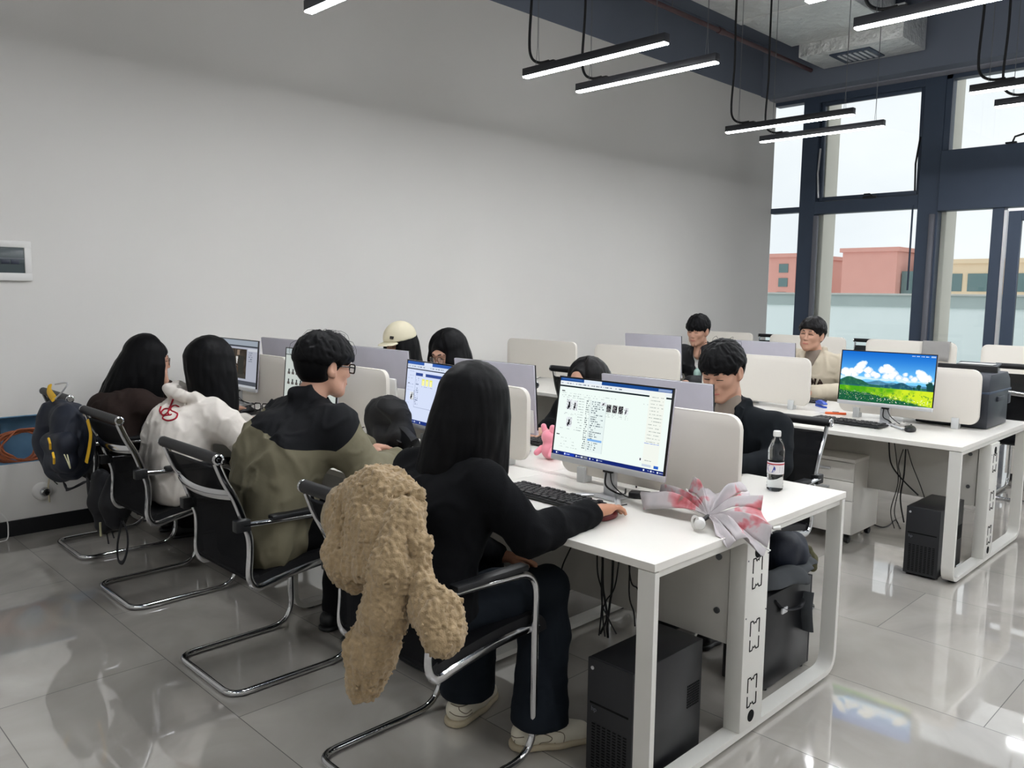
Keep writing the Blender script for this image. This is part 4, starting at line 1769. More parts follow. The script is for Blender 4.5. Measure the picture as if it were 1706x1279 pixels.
def make_body(label, J, F, hands, skin='skin', h=.006, hsc=1., group=None, off=None, ear=True):
    S = Solid()
    c = J['head']
    add_head(S, c, F, hsc, ear)
    base = J['neck']
    S.chain([c + F @ V3(-.03, 0, -.05), c * .35 + base * .65 + F @ V3(-.012, 0, -.01), base + V3(0, 0, -.05)], [.052 * hsc, .050 * hsc, .058], .03)
    torso(S, J, -.022)
    arms(S, J, -.012)
    legs(S, J, -.018)
    for s in 'RL':
        td = unit(J['td' + s])
        a = J['an' + s]
        S.chain([a, V3(a[0], a[1], .05) + td * .02, V3(a[0], a[1], .03) + td * .13], [.03, .03, .022], .02)
    for s, hd in hands.items():
        if hd:
            add_hand(S, J['wr' + s], *hd)
    o = off if off is not None else V3(J['hip'][0], J['hip'][1], 0)
    b = S.build('person', MT[skin], h, None, o)
    b.location = tuple(o)
    tag(b, label, 'person', group)
    b['_o'] = list(map(float, o))
    return b


def child(S, name, mats, h, b, **kw):
    return S.build(name, mats, h, b, V3(list(b['_o'])), **kw)


def childmb(mb, name, mats, b, **kw):
    return mb.build(name, mats, b, off=tuple(b['_o']), **kw)


def face_bits(b, c, F, sc=1., look='down', brow=True, mouth=True):
    T = lambda *p: c + F @ (V3(p) * sc)
    for s in (-1, 1):
        if brow:
            m = MB().tube([T(.0985, s * .014, .034), T(.0945, s * .034, .039), T(.077, s * .056, .031)], [.0032 * sc, .0042 * sc, .002 * sc], 6)
            childmb(m, 'eyebrow', MT['brow'], b)
        zz = .004 if look == 'down' else .008
        m = MB().tube(smooth_path([T(.0885, s * .016, zz), T(.0925, s * .026, zz + .003), T(.0895, s * .038, zz + .002), T(.081, s * .049, zz - .001)], 4), .0026 * sc if look == 'open' else .0019 * sc, 6)
        childmb(m, 'eye', MT['eye'], b)
    if mouth:
        m = MB().tube(smooth_path([T(.093, -.021, -.0625), T(.1005, -.008, -.0635), T(.1005, .008, -.0635), T(.093, .021, -.0625)], 4), [.002] * 0 or .0046 * sc, 8, flat=(1., .9))
        childmb(m, 'lips', MT['lip'], b)


def short_hair(b, c, F, sc=1., seed=1, mat='hair', fringe=.05, vol=.014, n=130, h=.0055, messy=.5, back=-.075, name='hair'):
    """short layered cut: a cap on the skull and overlapping pointed locks"""
    T = lambda *p: c + F @ (V3(p) * sc)
    S = Solid()
    ax = np.array((.100 + vol, .080 + vol * .9, .088 + vol))
    cc = (-.014, 0, .036)
    S.ell(T(*cc), ax * sc, F, .01)
    S.ell(T(-.045, 0, -.005), np.array((.07, .072, .075)) * sc, F, .03)
    S.ell(T(.115, 0, -.055), np.array((.085, .12, .112)) * sc, F, .012, 's')
    S.half(T(-.02, 0, back), F @ V3(.45, 0, -1.), .012)
    r = np.random.RandomState(seed)
    for i in range(n):
        th = math.acos(1 - r.rand() * 1.30)
        ph = r.uniform(-PI, PI)
        pts, rad = [], []
        L = r.uniform(.06, .10)
        tw = r.uniform(-.5, .5) * messy + .25 * messy
        steps = 5
        w0 = r.uniform(.007, .0115)
        for j in range(steps):
            f = j / (steps - 1)
            tj = th + f * L / .095
            pj = ph + tw * f
            lim = 1.66 if abs(pj) > 1.7 else (1.45 if abs(pj) > 1.05 else 1.02 + fringe * 6)
            tj = min(tj, lim + r.uniform(-.12, .12))
            d = np.array((math.sin(tj) * math.cos(pj), math.sin(tj) * math.sin(pj), math.cos(tj)))
            lift = 1 + (.085 * f * f * messy * r.rand()) + .02 * math.sin(PI * f)
            pts.append(T(*(np.array(cc) + d * (ax - .003) * lift)))
            rad.append((w0 * (1 - .93 * f)) * sc)
        S.lock(pts, rad, .003)
    for s in (-1, 1):
        S.ell(T(-.004, s * .098, -.022), np.array((.033, .034, .052)) * sc, F, .006, 's')
        S.ell(T(.056, s * .09, -.032), np.array((.046, .052, .058)) * sc, F, .006, 's')
    o = child(S, name, MT[mat], h, b)
    if messy > .7:
        m = MB()
        for i in range(16):
            th, ph = r.uniform(.1, .9), r.uniform(-PI, PI)
            pts = []
            for f in np.linspace(0, 1, 7):
                tj, pj = th + f * .75, ph + .5 * f
                d = np.array((math.sin(tj) * math.cos(pj), math.sin(tj) * math.sin(pj), math.cos(tj)))
                pts.append(T(*(np.array(cc) + d * ax * (1 + .16 * math.sin(PI * f) * r.uniform(.7, 1.2) + .05 * f))))
            m.tube(pts, [.0011 - .0006 * f for f in np.linspace(0, 1, 7)], 5)
        childmb(m, 'stray_hair', MT[mat], b).parent = o
    return o


def long_hair(b, c, F, drop, sc=1., seed=1, n=58, mat='hair', front=.85, h=.007, spread=1.15, back=V3(0, 0, 0), vol=.014, part=0., clear=None, side_drop=None, r0=.017, face=(.12, -.06, .075, .12, .115)):
    """long straight hair: locks that follow the skull, then hang; front = azimuth left free for the face"""
    T = lambda *p: c + F @ (V3(p) * sc)
    S = Solid()
    ax = np.array((.100 + vol, .080 + vol, .088 + vol))
    cc = np.array((-.014, 0, .034))
    S.ell(T(*cc), (ax - .006) * sc, F, .01)
    S.ell(T(face[0], 0, face[1]), np.array(face[2:]) * sc, F, .015, 's')
    r = np.random.RandomState(seed)
    for i in range(n):
        ph = front + (2 * PI - 2 * front) * (i + .5 * r.rand()) / n
        if ph > PI:
            ph -= 2 * PI
        pts, rad = [], []
        t0 = r.uniform(.05, .5)
        for tj in np.linspace(t0, 1.5, 6):
            p2 = ph
            d = np.array((math.sin(tj) * math.cos(p2), math.sin(tj) * math.sin(p2), math.cos(tj)))
            pts.append(T(*(cc + d * ax)))
            rad.append(.0128 * sc)
        p = pts[-1]
        o = p - c
        bk = .5 - .5 * math.cos(ph)          # 0 at the face, 1 at the back of the head
        dz = drop * r.uniform(.86, 1.03)
        if side_drop is not None:
            dz = (side_drop + (drop - side_drop) * bk) * r.uniform(.88, 1.03)
        for k in range(1, 6):
            f = k / 5
            q = c + V3(o[0], o[1], 0) * (1 + (spread - 1) * math.sin(min(1, f * 1.4) * PI / 2)) + back * bk * f
            q = q + V3(0, 0, o[2] - dz * f) + V3(*(r.uniform(-.006, .006, 3)))
            pts.append(q)
            rad.append((r0 * (1 - .55 * f ** 2)) * sc)
        S.lock(pts, rad, .012)
    if clear is not None:
        clear(S, T)
    S.wrinkle(.0016, (85, 85, 8))
    return child(S, 'hair', MT[mat], h, b)


def glasses(b, c, F, sc=1., mat='glasses_black', r=.0024, w=.024, hh=.018, rnd=.010):
    T = lambda *p: c + F @ (V3(p) * sc)
    m = MB()
    for s in (-1, 1):
        ring = [T(.1085 - .25 * abs(y) * .35, s * .034 + y, .004 + z) for y, z in rrect(-w, w, -hh, hh, rnd, 4)]
        m.tube(ring, r, 6, closed=True)
        m.tube([T(.1025, s * (.034 + w), .010), T(.06, s * .079, .012), T(.0, s * .083, .012), T(-.018, s * .082, -.006)], r, 6)
    m.tube([T(.1085, -.011, .008), T(.112, 0, .011), T(.1085, .011, .008)], r, 6)
    g = childmb(m, 'glasses', MT[mat], b)
    for s in (-1, 1):
        ring = [T(.1085 - .25 * abs(y) * .35, s * .034 + y, .004 + z) for y, z in rrect(-w, w, -hh, hh, rnd, 4)]
        mm = MB()
        mm._add(ring, [tuple(range(len(ring)))])
        childmb(mm, 'lens', MT['lens'], b, smooth=None).parent = g
    return g


def trousers(b, J, mat, g=.012, hem=.02, h=.009, r=(.088, .064, .055, .042), cut=.06):
    S = Solid()
    lat = unit(J['hpL'] - J['hpR'])
    for s in (-1, 1):
        S.cone(J['hip'] + lat * s * .06, J['hip'] + lat * s * .055 + V3(0, 0, .1), .112, .108, .05)
    legs(S, J, g, .03, r, hem)
    S.half(V3(0, 0, cut), (0, 0, -1), .01)
    S.wrinkle(.004, (13, 13, 13))
    S.folds(.0035, (15, 15, 26))
    return child(S, 'trousers', MT[mat], h, b)


def shoes(b, J, mat='shoe', h=.006):
    for s in 'RL':
        S = Solid()
        shoe(S, J['an' + s], J['td' + s])
        o = child(S, 'shoe', MT[mat], h, b)
        S2 = Solid()
        td = unit((J['td' + s][0], J['td' + s][1], 0))
        bb = V3(J['an' + s][0], J['an' + s][1], 0)
        S2.chain([bb - td * .058 + V3(0, 0, .015), bb + td * .06 + V3(0, 0, .013), bb + td * .148 + V3(0, 0, .013)], [.047, .047, .039], .02)
        S2.half(bb + V3(0, 0, .024), (0, 0, 1), .006)
        S2.half(bb + V3(0, 0, .001), (0, 0, -1), .002)
        child(S2, 'sole', MT['sole'] if mat == 'shoe' else MT['black_plastic'], h, b).parent = o


def front_of(p):
    return V3(p)


# ================================================================== person in the black sweater, nearest the camera
J = jn(1, -.33, .645, (-.105, .655, 1.145), .065, .155, .825, .995, .165, .93)
J['shR'], J['shL'] = V3(-.215, .485, .925), V3(-.225, .82, .92)
J['elR'], J['wrR'] = V3(-.125, .385, .772), V3(.185, .385, .795)
J['elL'], J['wrL'] = V3(-.17, .86, .715), V3(.015, .66, .615)
J['knR'], J['anR'], J['tdR'] = V3(.125, .535, .505), V3(.02, .462, .10), V3(1, -.62, 0)
J['hpR'] = V3(-.30, .575, .535)
J['knL'], J['anL'], J['tdL'] = V3(.06, .80, .52), V3(-.03, .775, .095), V3(1, .25, 0)
F = frame(.02, .12)
b = make_body('person in black sweater and dark jeans, back to the camera, hand on a mouse', J, F,
              {'R': ((1., .06, -.05), (0, .15, 1), True, .30, 1.0, .09), 'L': ((.6, -.5, -.15), (.2, .3, 1), False, .7, .95)}, 'skin_dim', .0045)
S = Solid()
torso(S, J, .012, .06, bust=1)
arms(S, J, .016, .035, to=.94)
S.cone(J['hip'] + V3(-.01, .06, .02), J['hip'] + V3(-.01, -.06, .02), .128, .128, .05)
S.chain([J['wrR'] - V3(.055, 0, 0), J['wrR'] - V3(.02, 0, 0)], [.042, .04], .01)
S.half(J['hip'] + V3(0, 0, -.04), (0, 0, -1), .02)
S.wrinkle(.006, (9, 13, 13))
S.folds(.005, (16, 16, 11), frame(.4, .5))
S.ell(J['neck'] + V3(.03, 0, .04), (.055, .055, .07), None, .01, 's')
child(S, 'sweater', MT['black_knit'], .007, b)
trousers(b, J, 'denim', .010, .046, .007, cut=.088)
shoes(b, J)


sh_ = [o for o in b.children if o.name.startswith('shoe')]
for o in sh_:
    bv = BVHTree.FromPolygons([tuple(v.co + Vector(b['_o'])) for v in o.data.vertices], [tuple(p.vertices) for p in o.data.polygons])
    m = MB()
    for stk in ([(1040, 890), (1120, 866), (1215, 905), (1190, 945), (1105, 958), (1083, 990), (1150, 1008), (1250, 958)],
                [(1060, 850), (1180, 840), (1330, 860), (1330, 960), (1260, 1030), (1100, 1045)],
                [(800, 880), (850, 905), (935, 900)], [(840, 930), (830, 960), (880, 990), (930, 985)], [(780, 900), (800, 980), (850, 1030)],
                [(190, 560), (260, 590), (330, 580), (420, 540)], [(270, 590), (280, 630), (345, 660), (400, 620)], [(175, 640), (240, 680), (340, 690), (410, 650)]):
        pts = []
        for p in smooth_path([(a / 6.093 + 720, c / 6.093 + 1080, 0) for a, c in stk], 4):
            h_ = bv.ray_cast(Vector(CAM_P), Vector(unit(_ray(p.x, p.y))))
            if h_[0] is not None:
                pts.append(h_[0] + h_[1] * .0004)
        if len(pts) > 3:
            m.tube(pts, .0016, 5)
    if len(m.bm.verts):
        childmb(m, 'stitching', MT['sole_dark'], b).parent = o


long_hair(b, J['head'], F, .42, 1.0, 3, 110, 'hair', .75, .0055, 1.06, V3(-.10, .03, 0), .012, side_drop=.30, r0=.019)
face_bits(b, J['head'], F)

# ================================================================== person in the olive and black jacket
J = jn(1, -.32, 1.68, (-.035, 1.675, 1.198), .10, .21, .87, 1.055, .20, .985)
J['shR'], J['shL'] = V3(-.10, 1.495, .965), V3(-.14, 1.835, .965)
J['elR'], J['wrR'] = V3(-.0, 1.41, .782), V3(.22, 1.50, .79)
J['elL'], J['wrL'] = V3(.0, 1.93, .775), V3(.255, 1.80, .802)
F = frame(-.10, .14)
b = make_body('person in an olive jacket with black shoulders and black glasses', J, F,
              {'R': ((1, .15, -.1), (0, 0, 1), True, .45), 'L': ((.86, -.42, -.1), (.0, .1, 1), False, .5)}, 'skin', .0045)
def seam(a, c):
    d = c - a
    n = np.cross(V3(0, 1, 0) if abs(d[1]) < 1e-6 else V3(1, 0, 0), d)
    n = n / np.linalg.norm(n)
    if n[2] < 0:
        n = -n
    return n, float(n @ a)


MT['olive'] = split_mat('olive jacket with black yoke', (112, 107, 88), (18, 19, 22), (seam(V3(0, 1.80, 1.005), V3(0, 1.36, .87)), seam(V3(-.26, 0, .80), V3(-.035, 0, .985))))
S = Solid()
torso(S, J, .028, .07)
arms(S, J, .030, .045, to=.93)
for s in (-1, 1):
    S.chain([J['hip'] + V3(-.01, s * .09, -.02), J['chest'] + V3(-.06, s * .09, -.05)], [.115, .108], .07)
S.cone(J['hip'] + V3(-.02, .08, -.055), J['hip'] + V3(-.02, -.08, -.055), .115, .115, .05)
S.half(V3(0, 0, .435), (0, 0, -1), .015)
S.chain([J['neck'] + V3(-.035, .05, .028), J['neck'] + V3(-.06, 0, .04), J['neck'] + V3(-.035, -.05, .028)], [.026, .03, .026], .02)
S.cone(J['neck'] + V3(-.01, 0, -.02), J['neck'] + V3(0., 0, .02), .072, .068, .03)
S.ell(J['neck'] + V3(.03, 0, .06), (.062, .058, .08), None, .012, 's')
S.wrinkle(.012, (8, 8, 4))
S.folds(.012, (11, 11, 4))
S.folds(.006, (18, 18, 10), frame(.5, .7))
child(S, 'jacket', MT['olive'], .006, b)
trousers(b, J, 'black_cloth', .012, .02, .012)
shoes(b, J, 'black_plastic', .01)
short_hair(b, J['head'], F, 1.06, 4, 'hair', .07, .020, 280, .0046, 1.0, -.085)
face_bits(b, J['head'], F)
glasses(b, J['head'], F, 1., 'glasses_black', .0034)

# ================================================================== person in the white hoodie
J = jn(1, -.25, 2.76, (-.025, 2.765, 1.115), .045, .135, .80, .975, .165, .895)
J['shR'], J['shL'] = V3(-.11, 2.60, .88), V3(-.14, 2.93, .885)
J['elR'], J['wrR'] = V3(.03, 2.53, .765), V3(.27, 2.66, .79)
J['elL'], J['wrL'] = V3(-.02, 3.05, .765), V3(.25, 2.93, .79)
F = frame(-.12, .15)
b = make_body('person in a white hoodie with red script on the back', J, F,
              {'R': ((1, .1, -.1), (0, 0, 1), True, .5), 'L': ((1, -.1, -.1), (0, 0, 1), False, .5)}, 'skin', .006)
S = Solid()
torso(S, J, .022, .06)
arms(S, J, .026, .045, to=.92)
for s in (-1, 1):
    S.chain([J['hip'] + V3(-.01, s * .08, -.01), J['chest'] + V3(-.05, s * .08, -.04)], [.116, .10], .07)
S.half(V3(0, 0, .45), (0, 0, -1), .02)
S.wrinkle(.010, (7, 9, 6))
S.folds(.010, (10, 10, 7), frame(.3, .6))
S.folds(.005, (20, 20, 13), frame(-.6, .3))
N = J['neck']
# the hood lying behind the neck
S.chain([N + V3(.03, -.078, -.02), N + V3(-.04, -.085, .0), N + V3(-.095, -.045, .01), N + V3(-.105, .03, .03), N + V3(-.06, .08, .04), N + V3(.02, .08, .01)],
        [.026, .032, .034, .034, .032, .026], .025)
S.cone(N + V3(-.08, .0, -.02), N + V3(-.125, .06, .045), .034, .022, .03)
S.ell(N + V3(-.025, .0, .065), (.066, .058, .06), None, .02, 's')
ho = child(S, 'hoodie', MT['hoodie'], .0065, b)
# red script sewn on the back, laid onto the cloth
bv = BVHTree.FromPolygons([tuple(v.co + Vector(b['_o'])) for v in ho.data.vertices], [tuple(p.vertices) for p in ho.data.polygons])


def on_cloth(px, py, lift=.0015):
    h_ = bv.ray_cast(Vector(CAM_P), Vector(unit(_ray(px, py))))
    return (h_[0] + h_[1] * lift) if h_[0] is not None else None


MT['red_thread'] = pm('red embroidery', (150, 28, 44), .8)
strokes = [
    [(838, 480), (816, 480), (800, 496), (807, 510), (824, 504), (839, 486)],
    [(858, 430), (844, 466), (833, 496), (840, 510), (850, 506)],
    [(886, 470), (868, 462), (850, 470), (846, 486), (868, 496), (880, 506), (868, 528), (834, 537), (808, 527), (816, 513), (844, 510)],
    [(798, 468), (792, 488), (797, 502)],
]
strokes = [[(a / 2.974, 520 + c / 2.974) for a, c in st_] for st_ in strokes]
m = MB()
for stk in strokes:
    pts = [on_cloth(p.x, p.y) for p in smooth_path([(a, c, 0) for a, c in stk], 5)]
    pts = [p for p in pts if p is not None]
    if len(pts) > 2:
        m.tube(pts, .0042, 6)
sc_ = childmb(m, 'red_script', MT['red_thread'], b, label='red cursive lettering')
sc_.parent = ho
m = MB()
for stk in ([(292, 620), (296, 628)], [(290, 625), (298, 623)], [(293, 618), (290, 629)]):
    pts = [on_cloth(a, c) for a, c in stk]
    if all(p is not None for p in pts):
        m.tube(pts, .004, 6)
if len(m.bm.verts):
    childmb(m, 'hood_star', MT['brow'], b).parent = ho
trousers(b, J, 'black_cloth', .012, .02, .012)
shoes(b, J, 'black_plastic', .012)
long_hair(b, J['head'], F, .33, 1.06, 9, 66, 'hair', .75, .006, 1.06, V3(.03, -.05, 0), .016, side_drop=.28)
face_bits(b, J['head'], F)
glasses(b, J['head'], F, 1., 'glasses_wire', .0016, .024, .021, .018)

# ================================================================== person in the dark brown sweater by the wall
J = jn(1, -.24, 3.68, (.005, 3.685, 1.085), .035, .13, .78, .93, .14, .85)
J['shR'], J['shL'] = V3(-.11, 3.53, .85), V3(-.13, 3.80, .855)
J['elR'], J['wrR'] = V3(.10, 3.44, .77), V3(.385, 3.47, .79)
J['elL'], J['wrL'] = V3(.10, 3.76, .775), V3(.075, 3.625, .94)
F = frame(-.28, .10)
b = make_body('person in a dark brown sweater, chin on hand by the wall', J, F,
              {'R': ((1, .05, -.12), (0, 0, 1), True, .35), 'L': ((-.1, .1, 1.), (1, -.4, 0), False, 1.0, .95)}, 'skin', .006)
S = Solid()
torso(S, J, .014, .07)
arms(S, J, .018, .04, to=.93)
S.half(V3(0, 0, .46), (0, 0, -1), .02)
S.wrinkle(.009, (8, 9, 7))
S.folds(.007, (13, 13, 9))
S.ell(J['neck'] + V3(.03, 0, .05), (.058, .056, .07), None, .012, 's')
child(S, 'sweater', MT['brown_knit'], .008, b)
trousers(b, J, 'black_cloth', .012, .02, .012)
shoes(b, J, 'black_plastic', .012)
long_hair(b, J['head'], F, .36, 1.06, 21, 60, 'hair', .85, .007, 1.16, V3(-.14, .05, 0), .016, side_drop=.30)
face_bits(b, J['head'], F)
glasses(b, J['head'], F, 1., 'glasses_wire', .0016, .024, .022, .02)

# ================================================================== person in the dark blazer, across the front desk
J = jn(-1, 1.64, .62, (1.438, .665, 1.168), .06, .14, .85, 1.015, .195, .955)
J['shL'], J['shR'] = V3(1.56, .45, .915), V3(1.57, .825, .925)
J['elL'], J['wrL'] = V3(1.49, .395, .765), V3(1.23, .50, .79)
J['elR'], J['wrR'] = V3(1.50, .93, .775), V3(1.23, .82, .79)
F = frame(PI + .06, .42, .0)
b = make_body('person in a dark blazer over a taupe turtleneck, looking down', J, F,
              {'R': ((-1, -.1, -.1), (0, 0, 1), True, .45), 'L': ((-1, .1, -.1), (0, 0, 1), False, .45)}, 'skin', .0042)
S = Solid()
torso(S, J, .010, .06)
arms(S, J, .014, .04, to=.92)
S.half(V3(0, 0, .47), (0, 0, -1), .02)
N = J['neck']
S.chain([N + V3(-.05, -.066, -.035), N + V3(.03, -.075, .01), N + V3(.07, 0, .02), N + V3(.03, .075, .01), N + V3(-.05, .066, -.035)], [.018, .020, .022, .020, .018], .02)
S.ell(N + V3(-.09, 0, -.05), (.105, .062, .19), None, .012, 's')
S.wrinkle(.005, (9, 9, 7))
S.folds(.005, (14, 14, 9), frame(.3, .6))
bl = child(S, 'blazer', MT['blazer'], .006, b)
S = Solid()
torso(S, J, .0, .05)
S.cone(N + V3(.0, 0, -.04), N + V3(-.015, 0, .035), .060, .057, .02)
S.half(V3(0, 0, .6), (0, 0, -1), .02)
S.half(V3(1.63, 0, 0), (1, 0, 0), .02)
S.wrinkle(.003, (30, 30, 16))
child(S, 'turtleneck', MT['grey_knit'], .006, b)
m = MB()
for s in (-1, 1):
    a, c, e = N + V3(-.02, s * .062, .0), N + V3(-.085, s * .10, -.12), N + V3(-.10, s * .045, -.24)
    o_ = V3(-.012, 0, .004)
    vs = [a + o_, a + o_ + V3(-.01, s * .035, -.012), c + o_, e + o_, N + V3(-.085, s * .055, -.12) + o_]
    k = len(vs)
    m._add(vs + [v + V3(.012, 0, 0) for v in vs], [tuple(range(k)), tuple(range(2 * k - 1, k - 1, -1))] + [(i, (i + 1) % k, k + (i + 1) % k, k + i) for i in range(k)])
childmb(m, 'lapel', MT['blazer'], b).parent = bl
trousers(b, J, 'black_cloth', .012, .02, .012)
shoes(b, J, 'black_plastic', .01)
short_hair(b, J['head'], F, 1.04, 14, 'hair', .055, .016, 280, .0044, .8, -.07)
face_bits(b, J['head'], F)

# ================================================================== person with parted hair behind the front monitor
J = jn(-1, 1.66, 1.50, (1.435, 1.475, 1.035), .11, .20, .80, .935, .17, .87)
J['elL'], J['wrL'] = V3(1.52, 1.26, .77), V3(1.28, 1.36, .79)
J['elR'], J['wrR'] = V3(1.52, 1.74, .77), V3(1.28, 1.62, .79)
F = frame(PI - .10, .06)
b = make_body('person in black, only the top of the head showing above the nearest lit monitor', J, F,
              {'R': ((-1, -.1, -.1), (0, 0, 1), True, .45), 'L': ((-1, .1, -.1), (0, 0, 1), False, .45)}, 'skin', .0055)
S = Solid()
torso(S, J, .024, .06)
arms(S, J, .024, .04, to=.92)
S.half(V3(0, 0, .47), (0, 0, -1), .02)
S.ell(J['neck'] + V3(-.03, 0, .05), (.056, .055, .07), None, .012, 's')
S.wrinkle(.008, (8, 8, 7))
S.folds(.006, (13, 13, 9))
child(S, 'sweater', MT['black_knit'], .008, b)
trousers(b, J, 'black_cloth', .012, .02, .014)
shoes(b, J, 'black_plastic', .012)


def parting(S, T):
    S.chain([T(.105, .012, .085), T(.07, .012, .118), T(.02, .010, .136), T(-.03, .008, .14)], [.016, .010, .007, .004], .004, 's')


long_hair(b, J['head'], F, .24, 1.02, 31, 70, 'hair_brown', .95, .005, 1.05, V3(.05, 0, 0), .010, side_drop=.20, clear=parting, face=(.12, -.01, .075, .082, .115))
face_bits(b, J['head'], F)

# ================================================================== person with glasses, long black hair, second row back
J = jn(-1, 1.66, 2.62, (1.425, 2.60, 1.128), .08, .17, .82, .99, .17, .905)
F = frame(PI + .10, .34)
b = make_body('person in black with round glasses, head bent, beside the cream cap', J, F,
              {'R': ((-1, -.1, -.1), (0, 0, 1), True, .45), 'L': ((-1, .1, -.1), (0, 0, 1), False, .45)}, 'skin', .0055)
S = Solid()
torso(S, J, .024, .06)
arms(S, J, .024, .04, to=.92)
S.half(V3(0, 0, .47), (0, 0, -1), .02)
S.wrinkle(.008, (8, 8, 7))
S.folds(.006, (13, 13, 9))
S.ell(J['neck'] + V3(-.03, 0, .05), (.056, .055, .07), None, .012, 's')
child(S, 'sweater', MT['black_knit'], .01, b)
trousers(b, J, 'black_cloth', .012, .02, .014)
shoes(b, J, 'black_plastic', .012)
long_hair(b, J['head'], F, .36, 1.06, 41, 70, 'hair', .85, .0055, 1.12, V3(.06, -.05, 0), .014, side_drop=.30, face=(.125, -.03, .075, .095, .115))
face_bits(b, J['head'], F)
glasses(b, J['head'], F, 1., 'glasses_wire', .0019, .024, .021, .019)

# ================================================================== person in the cream cap by the wall
J = jn(-1, 1.80, 3.44, (1.665, 3.415, 1.145), .06, .12, .83, .99, .17, .905)
J['elL'], J['wrL'] = V3(1.65, 3.2, .77), V3(1.30, 3.32, .79)
J['elR'], J['wrR'] = V3(1.65, 3.66, .77), V3(1.30, 3.56, .79)
F = frame(PI + .10, .30)
b = make_body('person wearing a cream baseball cap near the wall', J, F,
              {'R': ((-1, -.1, -.1), (0, 0, 1), True, .45), 'L': ((-1, .1, -.1), (0, 0, 1), False, .45)}, 'skin', .006)
S = Solid()
torso(S, J, .024, .06)
arms(S, J, .024, .04, to=.92)
S.half(V3(0, 0, .47), (0, 0, -1), .02)
S.ell(J['neck'] + V3(-.03, 0, .05), (.056, .055, .07), None, .012, 's')
child(S, 'sweater', MT['black_knit'], .01, b)
trousers(b, J, 'black_cloth', .012, .02, .014)
shoes(b, J, 'black_plastic', .012)
long_hair(b, J['head'], F, .34, 1.02, 51, 56, 'hair', .75, .0065, 1.10, V3(.05, -.04, 0), .008, side_drop=.30, clear=lambda S, T: S.half(T(0, 0, .062), F @ V3(0, 0, 1), .01))
face_bits(b, J['head'], F)
c = J['head']
T = lambda *p: c + F @ V3(p)
S = Solid()
S.ell(T(-.012, 0, .040), (.130, .110, .120), F, .01)
S.half(T(0, 0, .035), F @ V3(.10, 0, -1), .006)
cp = child(S, 'cap', MT['cap'], .005, b)
S = Solid()
S.ell(T(.10, 0, .032), (.105, .078, .016), F, .01)
S.half(T(.10, 0, .026), F @ V3(.18, 0, -1), .004)
child(S, 'cap_brim', MT['cap'], .0045, b).parent = cp
MB().lathe([(0, 0), (.007, 0), (.006, .004), (0, .005)], 12, tuple(T(-.012, 0, .157))).build('cap_button', MT['cap'], b, off=tuple(b['_o'])).parent = cp
bx = MB().box(.0, .004, -.014, .014, -.010, .010, mat=Matrix.Translation(Vector(T(.100, .046, .080))) @ Matrix([list(r_) + [0] for r_ in F] + [[0, 0, 0, 1]]).to_4x4() @ Matrix.Rotation(-.55, 4, 'Y') @ Matrix.Rotation(.45, 4, 'Z'))
childmb(bx, 'cap_patch', MT['brow'], b).parent = cp

# ================================================================== person in the black jacket, middle row
J = jn(-1, 4.46, 2.60, (4.285, 2.615, 1.205), .05, .12, .88, 1.05, .195, .985)
F = frame(PI + .10, .22, -.06)
b = make_body('person in a black jacket over a white shirt in the middle row', J, F,
              {'R': ((-1, -.1, -.1), (0, 0, 1), True, .45), 'L': ((-1, .1, -.1), (0, 0, 1), False, .45)}, 'skin', .0048)
S = Solid()
torso(S, J, .026, .06)
arms(S, J, .026, .04, to=.92)
S.half(V3(0, 0, .47), (0, 0, -1), .02)
N = J['neck']
S.chain([N + V3(-.05, -.07, -.03), N + V3(.03, -.078, .02), N + V3(.07, 0, .03), N + V3(.03, .078, .02), N + V3(-.05, .07, -.03)], [.024, .03, .03, .03, .024], .02)
S.ell(N + V3(-.10, 0, -.07), (.10, .05, .16), None, .012, 's')
S.wrinkle(.009, (8, 8, 6))
S.folds(.006, (13, 13, 9))
child(S, 'jacket', MT['black_jacket'], .008, b)
S = Solid()
torso(S, J, .0, .05)
S.half(V3(0, 0, .65), (0, 0, -1), .02)
S.half(V3(4.48, 0, 0), (1, 0, 0), .02)
S.ell(N + V3(-.02, 0, .04), (.06, .058, .07), None, .012, 's')
child(S, 'shirt', MT['white_cloth'], .008, b)
trousers(b, J, 'black_cloth', .012, .02, .014)
shoes(b, J, 'black_plastic', .012)
short_hair(b, J['head'], F, 1.05, 24, 'hair', .10, .014, 220, .005, .35, -.06)
face_bits(b, J['head'], F)

# ================================================================== person in the cream varsity jacket
J = jn(-1, 4.47, 1.58, (4.32, 1.60, 1.215), .03, .09, .88, 1.055, .205, .985)
J['shL'], J['shR'] = V3(4.42, 1.37, .975), V3(4.45, 1.80, .985)
J['elL'], J['wrL'] = V3(4.30, 1.22, .79), V3(4.02, 1.44, .80)
J['elR'], J['wrR'] = V3(4.32, 1.93, .785), V3(4.04, 1.72, .79)
F = frame(PI + .05, .02, -.10)
b = make_body('person in a cream varsity jacket with dark chest letters', J, F,
              {'R': ((-1, -.1, -.1), (0, 0, 1), True, .45), 'L': ((-.9, .35, -.1), (0, 0, 1), False, .6)}, 'skin', .0045)
S = Solid()
torso(S, J, .034, .06)
arms(S, J, .032, .045, to=.90)
S.half(V3(0, 0, .47), (0, 0, -1), .02)
N = J['neck']
S.chain([N + V3(-.07, -.05, -.05), N + V3(-.0, -.074, .015), N + V3(.06, -.05, .035), N + V3(.06, .05, .035), N + V3(0, .074, .015), N + V3(-.07, .05, -.05)],
        [.018, .022, .024, .024, .022, .018], .02)
S.ell(N + V3(-.055, 0, .02), (.075, .05, .12), None, .012, 's')
S.wrinkle(.010, (8, 8, 6))
S.folds(.008, (12, 12, 8), frame(.4, .5))
vj = child(S, 'varsity_jacket', MT['cream_jacket'], .006, b)
